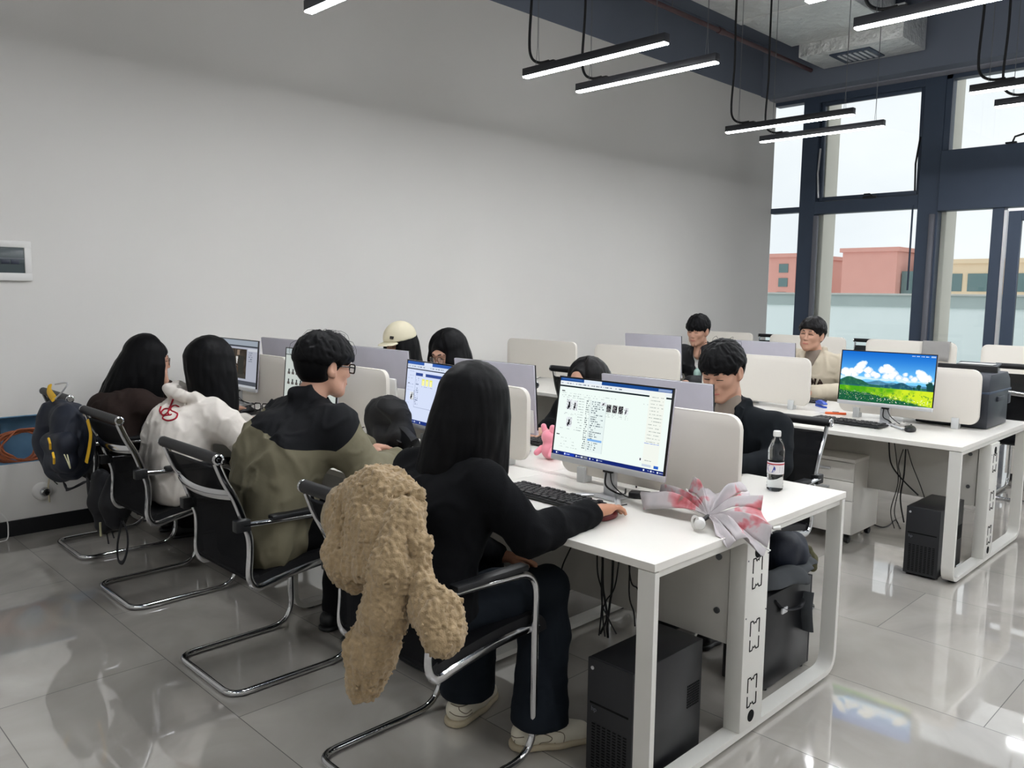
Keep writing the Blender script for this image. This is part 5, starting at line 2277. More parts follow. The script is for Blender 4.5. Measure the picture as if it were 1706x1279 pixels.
bv = BVHTree.FromPolygons([tuple(v.co + Vector(b['_o'])) for v in vj.data.vertices], [tuple(p.vertices) for p in vj.data.polygons])
MT['letters'] = pm('dark brown felt letters', (52, 36, 32), .9)
m = MB()


def on_front(y, z, lift=.003):
    h_ = bv.ray_cast(Vector((3.6, y, z)), Vector((1, 0, 0)))
    return (h_[0] + Vector((-lift, 0, 0))) if h_[0] is not None else None


# block letters across the chest
GL = {'N': [(0, 0), (0, 1), (1, 0), (1, 1)], 'H': [(0, 0), (0, 1), (0, .5), (1, .5), (1, 1), (1, 0)], 'W': [(0, 1), (.25, 0), (.5, .7), (.75, 0), (1, 1)],
      'A': [(0, 0), (.5, 1), (1, 0), (.75, .4), (.25, .4)], 'I': [(.5, 0), (.5, 1)], 'E': [(1, 1), (0, 1), (0, .5), (.8, .5), (0, .5), (0, 0), (1, 0)]}
for i, chh in enumerate('EINHWA'):
    pts = []
    for p in [Vector((a, c, 0)) for a, c in GL[chh]]:
        pts.append(on_front(1.765 - .050 * i - .036 * p.x, .826 + .046 * p.y + .008 * math.sin(PI * i / 5)))
    pts = [p for p in pts if p is not None]
    if len(pts) > 1:
        m.tube(pts, .0085, 6)
childmb(m, 'chest_letters', MT['letters'], b, label='dark block letters').parent = vj
m = MB()
for s in 'LR':
    d = J['wr' + s] - J['el' + s]
    for f_ in (.80, .88):
        p = J['el' + s] + d * f_
        m.tube([p - unit(d) * .004, p + unit(d) * .004], .0655 - .028 * (f_ - .3), 20)
childmb(m, 'cuff_stripe', MT['letters'], b, label='dark stripes around the cuff').parent = vj
S = Solid()
torso(S, J, .002, .05)
S.cone(N + V3(.0, 0, -.04), N + V3(-.012, 0, .02), .062, .06, .02)
S.half(V3(0, 0, .75), (0, 0, -1), .02)
S.half(V3(4.47, 0, 0), (1, 0, 0), .02)
child(S, 'undershirt', MT['grey_knit'], .008, b)
trousers(b, J, 'black_cloth', .012, .02, .014)
shoes(b, J, 'black_plastic', .012)
short_hair(b, J['head'], F, 1.05, 34, 'hair_brown', .035, .015, 240, .005, .6, -.065)
face_bits(b, J['head'], F, look='open')
# ------------------------------------------------------------------ beige fleece jacket over the front chair
def teddy_mat():
    m = pm('beige teddy fleece', (158, 137, 106), .95, bump=(260, .8, .003), var=(70, .2), sheen=.2)
    return m


MT['teddy'] = teddy_mat()
MT['teddy_fur'] = pm('straight beige fur lining', (160, 142, 112), .95, bump=(160, 1., .006), var=(70, .2), stretch=(3, 3, .5), sheen=.3)


def curls(S, a=.0085):
    S.tufts(a, (66, 66, 66))
    S.wrinkle(a * .5, (120, 120, 120))
    S.folds(.012, (10, 10, 4))
    S.wrinkle(.008, (17, 17, 12))


fo = V3(-.60, .60, .0)
fj = thing('fleece_jacket', 'beige teddy fleece jacket hung over the back of the front chair', 'jacket', tuple(fo))
S = Solid()
A = lambda px, py, X: onx(px, py, X)
S.chain([A(590, 845, -.61), A(635, 832, -.62), A(675, 845, -.60)], [.072, .078, .06], .06)
S.chain([A(580, 880, -.66), A(583, 935, -.685), A(596, 962, -.685)], [.062, .058, .034], .05)
S.chain([A(612, 880, -.675), A(615, 940, -.69)], [.062, .052], .04)
S.chain([A(640, 880, -.665), A(640, 950, -.69)], [.06, .05], .04)
S.chain([A(600, 820, -.62), A(640, 812, -.63), A(665, 818, -.62)], [.035, .036, .03], .012)
S.cone(A(683, 815, -.60), A(694, 822, -.60), .028, .026, .012)
S.cone(A(578, 830, -.655), A(584, 838, -.66), .016, .014, .006)
curls(S)
S.build('body', MT['teddy'], .0038, fj, fo, smooth_it=0)
S = Solid()
S.chain([A(668, 880, -.66), A(655, 950, -.70), A(640, 1020, -.715), A(624, 1085, -.715), A(608, 1130, -.71)], [.056, .058, .060, .066, .060], .03)
curls(S)
S.build('sleeve', MT['teddy'], .0038, fj, fo, smooth_it=0)
S = Solid()
S.chain([A(680, 862, -.64), A(696, 905, -.645), A(702, 960, -.65), A(708, 1000, -.655)], [.05, .036, .032, .034], .03)
S.chain([A(708, 985, -.655), A(725, 1022, -.66), A(740, 1058, -.66)], [.034, .056, .058], .03)
curls(S)
S.build('sleeve', MT['teddy'], .0038, fj, fo, smooth_it=0)
S = Solid()
S.chain([A(572, 836, -.585), A(562, 862, -.60), A(560, 890, -.61)], [.05, .042, .03], .03)
S.chain([A(585, 955, -.672), A(604, 966, -.675)], [.03, .024], .02)
S.wrinkle(.006, (120, 120, 40))
S.build('fur_lining', MT['teddy_fur'], .005, fj, fo)

# ------------------------------------------------------------------ crumpled folding umbrella
MT['umbrella'] = bpy.data.materials.new('flower print nylon')
MT['umbrella'].use_nodes = True
nt = MT['umbrella'].node_tree
pb = nt.nodes['Principled BSDF']
pb.inputs['Roughness'].default_value = .5
tc = nn(nt, 'ShaderNodeTexCoord')
n1 = nn(nt, 'ShaderNodeTexNoise', Scale=9., Detail=3., Distortion=.6)
nt.links.new(tc.outputs['Object'], n1.inputs['Vector'])
cr = nn(nt, 'ShaderNodeValToRGB')
cols = [(.0, (150, 148, 152)), (.36, (176, 172, 174)), (.56, (192, 184, 186)), (.60, (200, 138, 144)), (.67, (186, 92, 98)), (.72, (104, 112, 102)), (.76, (186, 180, 178))]
while len(cr.color_ramp.elements) < len(cols):
    cr.color_ramp.elements.new(.5)
for e, (p, c_) in zip(cr.color_ramp.elements, cols):
    e.position = p
    e.color = srgb(c_)
nt.links.new(n1.outputs['Fac'], cr.inputs[0])
nt.links.new(cr.outputs[0], pb.inputs['Base Color'])
uo = V3(.42, .08, .75)
um = thing('umbrella', 'unbuttoned folding umbrella with pink flowers on the front desk corner', 'umbrella', tuple(uo))
hub = onz(1180, 860, .785)
tips = [onz(1072, 850, .757), onz(1078, 824, .80), onz(1096, 829, .79), onz(1120, 826, .80), onz(1146, 818, .835), onz(1172, 812, .855), onz(1208, 818, .85),
        onz(1246, 819, .84), onz(1258, 836, .82), onz(1268, 850, .805), onz(1289, 880, .765), onz(1278, 914, .705), onz(1250, 905, .735), onz(1226, 902, .748), onz(1192, 891, .757)]
rr_ = np.random.RandomState(2)
for i in range(len(tips) - 1):
    a, c = tips[i], tips[i + 1]
    NS, NT = 9, 9
    fold = .028 + .026 * rr_.rand()
    sgn = 1 if i % 2 == 0 else -.55
    vs = []
    for j in range(NT + 1):
        t = j / NT
        for k in range(NS + 1):
            s = k / NS
            p = hub * (1 - t) + (a * (1 - s) + c * s) * t
            crease = 1 - abs(2 * s - 1)
            p = p + V3(0, 0, 1) * sgn * fold * crease * math.sin(min(t * 1.15, 1) * PI * .62) + V3(0, 0, 1) * .02 * math.sin(PI * t)
            p = p + V3(0, 0, .004 * math.sin(9 * s + 7 * t + i))
            edge = .10 * crease * t ** 3
            p = p + (p - hub) * edge * (1 if i not in (9, 10) else .2)
            if p[1] > .0 and p[2] < .7525:
                p[2] = .7525 + .002 * k / NS
            vs.append(p - uo)
    fs = [(j * (NS + 1) + k, j * (NS + 1) + k + 1, (j + 1) * (NS + 1) + k + 1, (j + 1) * (NS + 1) + k) for j in range(NT) for k in range(NS)]
    m = MB()
    m._add(vs, fs)
    o = m.build('canopy_panel', MT['umbrella'], um, smooth=50)
    so_ = o.modifiers.new('cloth thickness', 'SOLIDIFY')
    so_.thickness = .0012
for i in (1, 4, 6, 8, 10, 11):
    m = MB()
    m.tube([hub - uo, tips[i] - uo], .0016, 6)
    m.tube([tips[i] - uo, tips[i] - uo + unit(tips[i] - hub) * .012], .003, 8)
    m.build('rib', MT['white_plastic'], um)
kn = onz(1166, 872, .779)
kd = unit(V3(CAM_P[0], CAM_P[1], kn[2]) - kn)
m = MB()
prof = [(.0, .0), (.012, .0), (.0155, .004), (.018, .02), (.0185, .034), (.016, .042), (.009, .046), (0, .047)]
m.lathe(prof, 22)
hd = m.build('handle', MT['white_plastic'], um)
zq = Vector(kd).to_track_quat('Z', 'Y')
hd.rotation_euler = zq.to_euler()
hd.location = tuple(kn - uo - kd * .03)
m = MB().tube([hub - uo - kd * .0, kn - uo - kd * .02], .008, 10)
m.build('shaft', MT['black_plastic'], um)
m = MB()
lp_ = [kn - uo + kd * .012 + V3(-.0, .018 + .012 * math.cos(t), .004 + .020 * math.sin(t)) for t in np.linspace(0, 2 * PI, 16)[:-1]]
m.tube(lp_, .003, 6, closed=True, flat=(1.6, .7))
m.build('wrist_strap', MT['white_cloth'], um)
m = MB().tube([tips[10] - uo, tips[10] - uo + V3(.012, -.018, .004)], [.006, .0075], 10)
m.build('ferrule', MT['white_plastic'], um)

# ------------------------------------------------------------------ bottles
MT['pet'] = pm('clear bottle plastic and water', (246, 250, 252), .02, trans=1., ior=1.33, spec=.6)
MT['water'] = pm('water', (214, 224, 226), .05, alpha=.35, spec=.8)
MT['label'] = pm('white bottle label', (226, 222, 224), .4)
MT['label_red'] = pm('red label band', (176, 40, 52), .4)
MT['label_blue'] = pm('blue round label mark', (40, 62, 150), .4)
bo = thing('water_bottle', 'clear water bottle with a white cap on the front desk beside the umbrella', 'bottle', (1.10, .207, .75))
m = MB().lathe([(.0, .002), (.024, .0), (.031, .006), (.032, .02), (.0305, .026), (.032, .032), (.0305, .040), (.032, .048), (.0305, .056), (.032, .064), (.0318, .12), (.0305, .128), (.032, .136),
                (.0305, .145), (.032, .152), (.0315, .165), (.027, .185), (.018, .205), (.0125, .214), (.0125, .222)], 32)
m.build('bottle_body', MT['pet'], bo)
MB().lathe([(0, .218), (.0145, .218), (.0152, .222), (.0152, .236), (.0135, .2395), (0, .24)], 28).build('cap', MT['white_plastic'], bo)
nlab = 36


def label_arc(r, z0, z1, a0, a1, n=30):
    m = MB()
    vs = []
    for k in range(n + 1):
        a = a0 + (a1 - a0) * k / n
        vs += [(r * math.cos(a), r * math.sin(a), z0), (r * math.cos(a), r * math.sin(a), z1)]
    m._add(vs, [(2 * k, 2 * k + 2, 2 * k + 3, 2 * k + 1) for k in range(n)])
    return m


lb = label_arc(.0326, .070, .118, 0, 2 * PI, 40).build('label', MT['label'], bo)
label_arc(.0329, .108, .113, 0, 2 * PI, 40).build('label_band', MT['label_red'], lb, label='red band')
m = MB()
ca = math.atan2(-1.53, -3.0) + 1.0 - 1.55
vs = [(.033 * math.cos(ca - .55 * math.cos(t)), .033 * math.sin(ca - .55 * math.cos(t)), .092 + .0155 * math.sin(t)) for t in np.linspace(0, 2 * PI, 25)[:-1]]
m._add(vs, [tuple(range(24))])
m.build('label_mark', MT['label_blue'], lb, label='blue round mark')
m = MB()
ca2 = ca + 1.25
for k in range(4):
    vs = [(.033 * math.cos(ca2 + d), .033 * math.sin(ca2 + d), .098 - .006 * k + e) for d, e in ((-.22, 0), (.22, 0), (.22, .002), (-.22, .002))]
    m._add(vs, [(0, 1, 2, 3)])
m.build('label_print', MT['frame_light'], lb)
MT['green_pet'] = pm('pale green bottle', (176, 206, 196), .25, alpha=.8)
b2 = thing('water_bottle', 'pale green bottle on the middle desk in front of the person in the black jacket', 'bottle', tuple(onz(1161, 640, .75)))
MB().lathe([(0, 0), (.03, 0), (.033, .006), (.033, .10), (.028, .12), (.013, .135), (.013, .145)], 24).build('bottle_body', MT['green_pet'], b2)
MB().lathe([(0, .142), (.015, .142), (.015, .158), (.012, .161), (0, .161)], 20).build('cap', MT['white_plastic'], b2)

# ------------------------------------------------------------------ pink plush
MT['pink_plush'] = pm('pink plush', (238, 152, 168), .9, bump=(200, .5, .002), sheen=.4)
po = V3(.875, 1.215, .75)
S = Solid()
S.ell(po + V3(0, 0, .045), (.04, .045, .046), None, .01)
S.ell(po + V3(-.008, .005, .105), (.032, .036, .034), None, .015)
pk = S.build('plush_toy', MT['pink_plush'], .004, None, po)
pk.location = tuple(po)
tag(pk, 'small pink plush with round ears peeking out behind the nearest lit monitor', 'plush toy')
for s in (-1, 1):
    S = Solid()
    S.chain([po + V3(-.005, s * .022 + .01, .13), po + V3(-.005, s * .028 + .012, .152)], [.014, .013], .01)
    S.build('ear', MT['pink_plush'], .004, pk, po)
    S = Solid()
    S.chain([po + V3(-.02, s * .035, .05), po + V3(-.045, s * .045, .03)], [.015, .014], .01)
    S.build('paw', MT['pink_plush'], .004, pk, po)

# ------------------------------------------------------------------ bags
MT['navy'] = pm('navy backpack nylon', (20, 27, 42), .62, bump=(160, .3, .001), var=(7, .15))
MT['navy_dark'] = pm('black bag nylon', (22, 23, 28), .6, bump=(160, .3, .001), var=(7, .15))
MT['yellow'] = pm('yellow webbing', (226, 178, 40), .7)
MT['cord_pale'] = pm('pale cord', (190, 186, 150), .7)
MT['bag_black'] = pm('black backpack cloth', (18, 18, 20), .7, bump=(120, .4, .002), var=(7, .15))


def bag_root(name, label, o):
    return thing(name, label, 'bag', tuple(o))


o4 = onx(107, 735, -.60)
o4 = V3(o4[0], o4[1], .46)
q = lambda px, py, X=-.60: onx(px, py, X)
bp = bag_root('backpack', 'navy backpack with yellow straps hung on the chair nearest the wall', o4)
S = Solid()
S.chain([q(92, 690), q(94, 735), q(102, 774)], [.06, .085, .085], .10)
S.chain([q(120, 700), q(123, 740), q(118, 774)], [.06, .085, .08], .10)
S.cone(q(96, 690), q(118, 698), .065, .06, .10)
S.half(q(100, 730) + V3(.10, 0, 0), (1, 0, 0), .03)
S.wrinkle(.006, (12, 12, 9))
S.folds(.007, (13, 13, 8))
S.build('bag_body', MT['navy'], .006, bp, o4)
S = Solid()
S.chain([q(88, 735, -.67), q(112, 738, -.66)], [.055, .055], .05)
S.chain([q(93, 768, -.67), q(112, 770, -.66)], [.055, .053], .05)
S.wrinkle(.004, (25, 25, 20))
S.build('front_pocket', MT['navy'], .006, bp, o4)
m = MB()
m.tube([v - o4 for v in map(V3, smooth_path([q(83, 642, -.585), q(82, 652, -.60), q(90, 664, -.63)], 5))], .015, 8, flat=(1.3, .5))
m.build('shoulder_strap', MT['yellow'], bp, label='yellow strap loop at the top')
m = MB()
m.tube([v - o4 for v in map(V3, smooth_path([q(146, 700, -.59), q(151, 722, -.59), q(149, 745, -.59), q(144, 770, -.60)], 5))], .012, 8, flat=(1.3, .5))
m.build('shoulder_strap', MT['yellow'], bp, label='yellow strap hanging at the side')
m = MB()
m.tube([v - o4 for v in map(V3, smooth_path([q(92, 640, -.59), q(112, 638, -.6), q(104, 652, -.62), q(92, 664, -.64)], 5))], .004, 6)
m.build('carry_cord', MT['silver'], bp)
for (a, c) in (((81, 730), (84, 748)), ((88, 754), (90, 772))):
    m = MB().tube([q(a[0], a[1], -.735) - o4, q((a[0] + c[0]) / 2 + 1, (a[1] + c[1]) / 2, -.74) - o4, q(c[0], c[1], -.735) - o4], .0055, 8)
    m.build('zip_pull', MT['yellow'], bp)
m = MB()
m.tube([v - o4 for v in map(V3, smooth_path([q(107, 757, -.735), q(112, 768, -.74), q(117, 780, -.735), q(115, 770, -.74), q(112, 757, -.735)], 5))], .0028, 6)
m.build('draw_cord', MT['cord_pale'], bp)
m = MB()
m.tube([v - o4 for v in map(V3, smooth_path([q(108, 806, -.62), q(112, 815, -.6), q(125, 811, -.58), q(142, 802, -.52)], 5))], .012, 8, flat=(1.4, .4))
m.build('webbing_strap', MT['navy_dark'], bp)

o5 = onx(178, 840, -.36)
o5 = V3(o5[0], o5[1], .0)
q5 = lambda px, py, X=-.36: onx(px, py, X)
bg2 = bag_root('shoulder_bag', 'dark shoulder bag with a trailing strap hanging beside the chairs at the left', o5)
S = Solid()
S.chain([q5(168, 795), q5(172, 835), q5(176, 872)], [.05, .068, .055], .05)
S.chain([q5(192, 800), q5(194, 838), q5(194, 868)], [.045, .062, .05], .10)
S.folds(.006, (14, 14, 8))
S.build('bag_body', MT['navy_dark'], .006, bg2, o5)
m = MB()
m.tube([v - o5 for v in map(V3, smooth_path([q5(146, 790, -.37), q5(150, 830, -.38), q5(163, 875, -.38), q5(166, 888, -.38)], 5))], .020, 8, flat=(1.2, .35))
m.build('side_flap', MT['navy_dark'], bg2)
m = MB()
m.tube([v - o5 for v in map(V3, smooth_path([q5(160, 800), q5(164, 775), q5(168, 745, -.34)], 5))], .011, 8, flat=(1.3, .4))
m.tube([v - o5 for v in map(V3, smooth_path([q5(190, 800), q5(184, 775), q5(172, 745, -.34)], 5))], .011, 8, flat=(1.3, .4))
m.build('bag_strap', MT['navy_dark'], bg2)
m = MB()
m.tube([v - o5 for v in map(V3, smooth_path([q5(203, 868), q5(196, 905), q5(197, 932), q5(205, 936), q5(212, 915), q5(212, 888), q5(205, 868)], 6))], .009, 8, flat=(1.3, .4))
m.build('hanging_loop', MT['navy_dark'], bg2)
MB().tube([q5(167, 870, -.44) - o5, q5(168, 893, -.44) - o5], .006, 8).build('zip_pull', MT['cord_pale'], bg2)
m = MB()
m.tube([q5(178, 888) - o5, q5(181, 906) - o5], .004, 6)
m.tube([q5(186, 885) - o5, q5(190, 896) - o5], .004, 6)
m.build('strap_end', MT['navy_dark'], bg2)

o6 = V3(.50, 1.93, .75)
bk = bag_root('backpack', 'black backpack lying on the front desk before the monitor with yellow folders', o6)
S = Solid()
q6 = lambda px, py, X=.48: onx(px, py, X)
S.chain([q6(628, 725), q6(632, 690), q6(650, 682), q6(668, 690)], [.055, .062, .055, .05], .06)
S.chain([q6(645, 728, .46), q6(672, 728, .46)], [.062, .06], .06)
S.chain([q6(640, 675, .5), q6(665, 680, .5)], [.035, .03], .03)
S.half(V3(0, 0, .752), (0, 0, -1), .01)
S.wrinkle(.006, (14, 14, 12))
S.folds(.010, (13, 13, 11))
S.build('bag_body', MT['bag_black'], .006, bk, o6)
m = MB()
m.tube([v - o6 for v in map(V3, smooth_path([q6(668, 708, .45), q6(682, 722, .42), q6(692, 735, .40), onz(696, 748, .757)], 5))], .015, 8, flat=(1.3, .35))
m.build('shoulder_strap', MT['bag_black'], bk)
m = MB()
m.tube([v - o6 for v in map(V3, smooth_path([q6(665, 735, .40), onz(672, 752, .757), onz(682, 757, .757)], 5))], .012, 8, flat=(1.3, .35))
m.build('shoulder_strap', MT['bag_black'], bk)
m = MB()
m.tube([v - o6 for v in map(V3, smooth_path([q6(648, 668), q6(660, 670), q6(674, 680), q6(680, 690)], 5))], .008, 8, flat=(1.3, .5))
m.build('carry_handle', MT['bag_black'], bk)

# grey jacket and dark bag heaped on the tower behind the riser
MT['grey_cloth'] = pm('dark grey coat cloth', (72, 75, 78), .85, bump=(120, .3, .001), var=(6, .1))
o7 = V3(1.12, .19, .40)
q7 = lambda px, py, Y=.17: ony(px, py, Y)
gj = tag(bpy.data.objects.new('coat', None), 'dark grey coat folded on the computer tower behind the cable riser', 'coat')
COL.objects.link(gj)
gj.location = tuple(o7)
S = Solid()
S.chain([q7(1282, 980, .15), q7(1315, 970, .14), q7(1342, 958, .14)], [.06, .062, .055], .04)
S.chain([q7(1340, 940), q7(1356, 952), q7(1352, 972)], [.045, .042, .035], .03)
S.half(V3(0, 0, .399), (0, 0, -1), .006)
S.wrinkle(.012, (12, 12, 16))
S.build('coat_body', MT['grey_cloth'], .006, gj, o7)
m = MB()
m.tube([v - o7 for v in map(V3, smooth_path([q7(1345, 985, .10), q7(1342, 1015, .095), q7(1344, 1050, .095)], 5))], .022, 8, flat=(1.3, .3))
m.build('hanging_belt', MT['grey_cloth'], gj)
m = MB()
c7 = q7(1306, 1016, .10) - o7
m.box(c7[0] - .022, c7[0] + .022, -.006 + c7[1], c7[1] + .002, c7[2] - .012, c7[2] + .012, .003)
m.build('buckle', MT['silver'], gj)
m = MB()
m.tube([v - o7 for v in map(V3, smooth_path([q7(1290, 1000, .112), q7(1306, 1014, .105), q7(1330, 1012, .105), q7(1338, 995, .112)], 5))], .010, 8, flat=(1.3, .4))
m.build('belt', MT['navy_dark'], gj)
o8 = q7(1312, 930, .22)
S = Solid()
S.chain([q7(1300, 945, .21), q7(1302, 915, .21), q7(1322, 905, .22)], [.06, .065, .05], .05)
S.chain([q7(1325, 925, .2), q7(1335, 935, .2)], [.055, .05], .05)
S.wrinkle(.010, (14, 14, 12))
db = S.build('backpack', MT['navy'], .006, None, o8)
db.location = tuple(o8)
tag(db, 'small dark navy bag on top of the grey coat behind the cable riser', 'bag')
S = Solid()
S.chain([q7(1346, 915, .2), q7(1352, 930, .19), q7(1354, 945, .19)], [.018, .022, .018], .02)
S.wrinkle(.004, (30, 30, 30))
MT['camo'] = pm('mottled green lining', (86, 84, 62), .85, var=(70, .3))
S.build('lining_flap', MT['camo'], .005, db, o8)

# ------------------------------------------------------------------ small things on the desks
MT['blue_plastic'] = pm('blue plastic', (44, 84, 190), .35)
MT['orange_plastic'] = pm('orange plastic', (226, 98, 44), .4)
s0 = onz(1368, 678, .75)
st = thing('stapler', 'blue stapler on the middle desk beside the meadow monitor', 'stapler', tuple(s0), .9)
m = MB()
m.prism([(-.055, .0), (.06, .0), (.06, .014), (-.055, .010)], 1, -.016, .016, .003)
m.build('base', MT['blue_plastic'], st)
m = MB()
m.prism([(-.06, .022), (.055, .016), (.062, .034), (.02, .048), (-.03, .045), (-.065, .03)], 1, -.015, .015, .004)
m.build('arm', MT['blue_plastic'], st)
for k, (px, py, rz, lab) in enumerate(((1392, 690, .5, 'orange cutter lying behind the keyboard of the meadow monitor'),)):
    o = thing('box_cutter', lab, 'cutter', tuple(onz(px, py, .75)), rz)
    MB().box(-.012, .012, -.065, .065, 0, .014, .004).build('handle', MT['orange_plastic'], o)
    MB().box(-.005, .005, .065, .10, .005, .007).build('blade', MT['silver'], o)
    MB().box(-.006, .006, -.02, .02, .013, .017, .002).build('slider', MT['black_plastic'], o)
mouse('white mouse on the middle desk beside the empty tall chair', *[float(v) for v in onz(908, 627, .76)[:2]], PI, 'white_plastic')

gl0 = onz(436, 684, .75)
eg = thing('eyeglasses', 'black framed glasses lying on the desk by the far left monitor', 'glasses', tuple(gl0), .3)
m = MB()
for s in (-1, 1):
    m.tube([(0, s * .034 + y, .025 + z) for y, z in rrect(-.027, .027, -.022, .022, .012, 4)], .0032, 6, closed=True)
m.tube([(0, -.008, .03), (0, .008, .03)], .003, 6)
m.build('front_frame', MT['glasses_black'], eg)
for s in (-1, 1):
    MB().tube([(0, s * .062, .038), (-.07, s * .066, .030), (-.12, s * .064, .012)], .0026, 6).build('temple', MT['glasses_black'], eg)
MT['pink_cloth'] = pm('dusty pink cloth', (196, 166, 170), .85)
p0 = onz(446, 694, .75)
S = Solid()
S.ell(p0 + V3(0, 0, .008), (.05, .07, .02), None, .01)
S.ell(p0 + V3(.03, -.03, .015), (.03, .04, .02), None, .02)
S.half(p0 + V3(0, 0, .0015), (0, 0, -1), .003)
S.wrinkle(.010, (26, 26, 26))
o = S.build('glasses_cloth', MT['pink_cloth'], .005, None, p0)
o.location = tuple(p0)
tag(o, 'crumpled dusty pink glasses cloth on the desk left of the olive jacket', 'cloth')
p0 = onz(402, 684, .75)
mp_ = thing('mouse_pad', 'dark mouse pad under the hand at the far end of the front row', 'mouse pad', (.50, 3.45, .75))
MB().box(-.12, .11, -.12, .12, 0, .0015).build('pad', MT['black_plastic'], mp_)
bpy.data.objects['computer_mouse.002'].location.z = .7516
p0 = onz(416, 711, .75)
ph = thing('phone', 'thin dark phone lying on the desk between hoodie and olive jacket', 'phone', tuple(p0), .25)
MB().box(-.036, .036, -.075, .075, .0, .008, .003).build('phone_body', MT['bezel'], ph)
MB().box(-.033, .033, -.071, .071, .0078, .0084).build('phone_screen', MT['pc_front'], ph)
p0 = onz(432, 702, .75)
S = Solid()
S.ell(p0 + V3(0, 0, .014), (.02, .028, .014), None, .01)
S.wrinkle(.004, (50, 50, 50))
MT['dark_green'] = pm('dark green case', (52, 56, 44), .6)
o = S.build('earphone_case', MT['dark_green'], .004, None, p0)
o.location = tuple(p0)
tag(o, 'small dark green case on the desk beside the olive sleeve', 'case')
p0 = V3(.60, .40, .75)
ad = thing('power_adapter', 'black adapter lying behind the stand of the nearest lit monitor', 'adapter', tuple(onz(1066, 829, .75)), .4)
MB().box(-.025, .025, -.04, .04, 0, .024, .006).build('adapter_body', MT['black_plastic'], ad)
MB().tube(smooth_path([(.0, -.04, .012), (.02, -.10, .006), (.06, -.16, .004), (.05, -.22, .004)], 6), .003, 6).build('adapter_lead', MT['cable'], ad)
# grey cloth over a desk screen by the window
gc = thing('cloth', 'grey cloth hung over the desk screen by the window behind the meadow monitor', 'cloth', (6.30, 1.31, 1.0))
m = MB()
vs, fs = [], []
NS, NT = 12, 10
for j in range(NT + 1):
    for k in range(NS + 1):
        t, s = j / NT, k / NS
        prof_ = [(.03, -.04), (.026, .05), (.022, .108), (-.002, .114), (-.026, .108), (-.032, .02), (-.036, -.05)]
        f = t * (len(prof_) - 1)
        i0 = min(int(f), len(prof_) - 2)
        u_ = f - i0
        x = prof_[i0][0] * (1 - u_) + prof_[i0 + 1][0] * u_
        z = prof_[i0][1] * (1 - u_) + prof_[i0 + 1][1] * u_
        z -= .03 * s * (t > .6) * (t - .6) * 2
        x += .006 * math.sin(7 * s + 3 * t) * (abs(t - .5) > .2)
        vs.append((x, .12 - .24 * s, z))
fs = [(j * (NS + 1) + k, j * (NS + 1) + k + 1, (j + 1) * (NS + 1) + k + 1, (j + 1) * (NS + 1) + k) for j in range(NT) for k in range(NS)]
m._add(vs, fs)
MT['grey_rag'] = pm('grey cotton', (150, 148, 146), .9)
o = m.build('cloth_sheet', MT['grey_rag'], gc)
o.modifiers.new('cloth thickness', 'SOLIDIFY').thickness = .002

# ------------------------------------------------------------------ leads under the desks
def lead(pts, r, label, group):
    P = [V3(p) for p in pts]
    o = P[0]
    m = MB().tube([Vector(v) - Vector(o) for v in smooth_path(P, 7)], r, 7)
    ob = m.build('power_cable', MT['cable'])
    ob.location = tuple(o)
    return tag(ob, label, 'cable', group)


LG = 'black leads hanging under the front desk by the tower'
for i, (pts, r) in enumerate((
        ([(996, 928), (995, 945), (1003, 985), (1002, 1020), (998, 1058)], .003), ([(1003, 928), (1004, 965), (1008, 1000), (1011, 1030), (1000, 1055)], .0045),
        ([(1021, 936), (1020, 970), (1016, 1005), (1012, 1040), (1013, 1062)], .0045), ([(1036, 940), (1026, 970), (1010, 1000), (1004, 1020), (1008, 1060)], .0028),
        ([(1041, 941), (1050, 962), (1062, 980), (1070, 1000)], .0028), ([(1052, 944), (1048, 982), (1056, 1020), (1058, 1043)], .0028),
        ([(1006, 929), (1002, 990), (1013, 1028), (1027, 1056)], .0028))):
    P = [onx(px, py, .40 + .015 * (i % 3)) for px, py in pts]
    P[0][2] = .725
    lead(P, r, 'thin black lead hanging from the front desk onto the near tower', LG)
P = [onx(px, py, .50) for px, py in ((951, 912), (938, 940), (932, 965), (924, 996))]
lead(P, .003, 'single grey lead hanging apart at the knees of the person in the black sweater', None)
LG = 'black leads hanging under the meadow monitor'
for i, (pts, r) in enumerate((
        ([(1481, 736), (1484, 770), (1500, 795), (1530, 825)], .0045), ([(1490, 737), (1494, 770), (1496, 805), (1484, 850), (1490, 880)], .0028),
        ([(1505, 748), (1497, 775), (1500, 800), (1490, 850), (1496, 872)], .0028), ([(1509, 748), (1506, 790), (1500, 830), (1506, 870)], .0045),
        ([(1512, 748), (1520, 775), (1532, 805), (1540, 828)], .0028))):
    P = [onx(px, py, 3.12 + .02 * (i % 2)) for px, py in pts]
    lead(P, r, 'thin black lead hanging from the power strip under the middle desk', LG)
P = [onz(px, py, .006) for px, py in ((1452, 872), (1470, 878), (1482, 874), (1492, 866), (1500, 880))]
lead(P, .004, 'black lead lying on the floor beside the middle row tower', None)
c0 = onx(1508, 744, 3.10)
ps = thing('power_strip', 'black power strip fixed under the middle desk top', 'power strip', (3.10, c0[1], .685))
MB().box(-.03, .03, -.075, .075, 0, .04, .005).build('strip_body', MT['black_plastic'], ps)
for k in range(3):
    MB().cyl((-.031, -.045 + .045 * k, .02), (-.027, -.045 + .045 * k, .02), .014, 14).build('outlet', MT['pc_front'], ps)

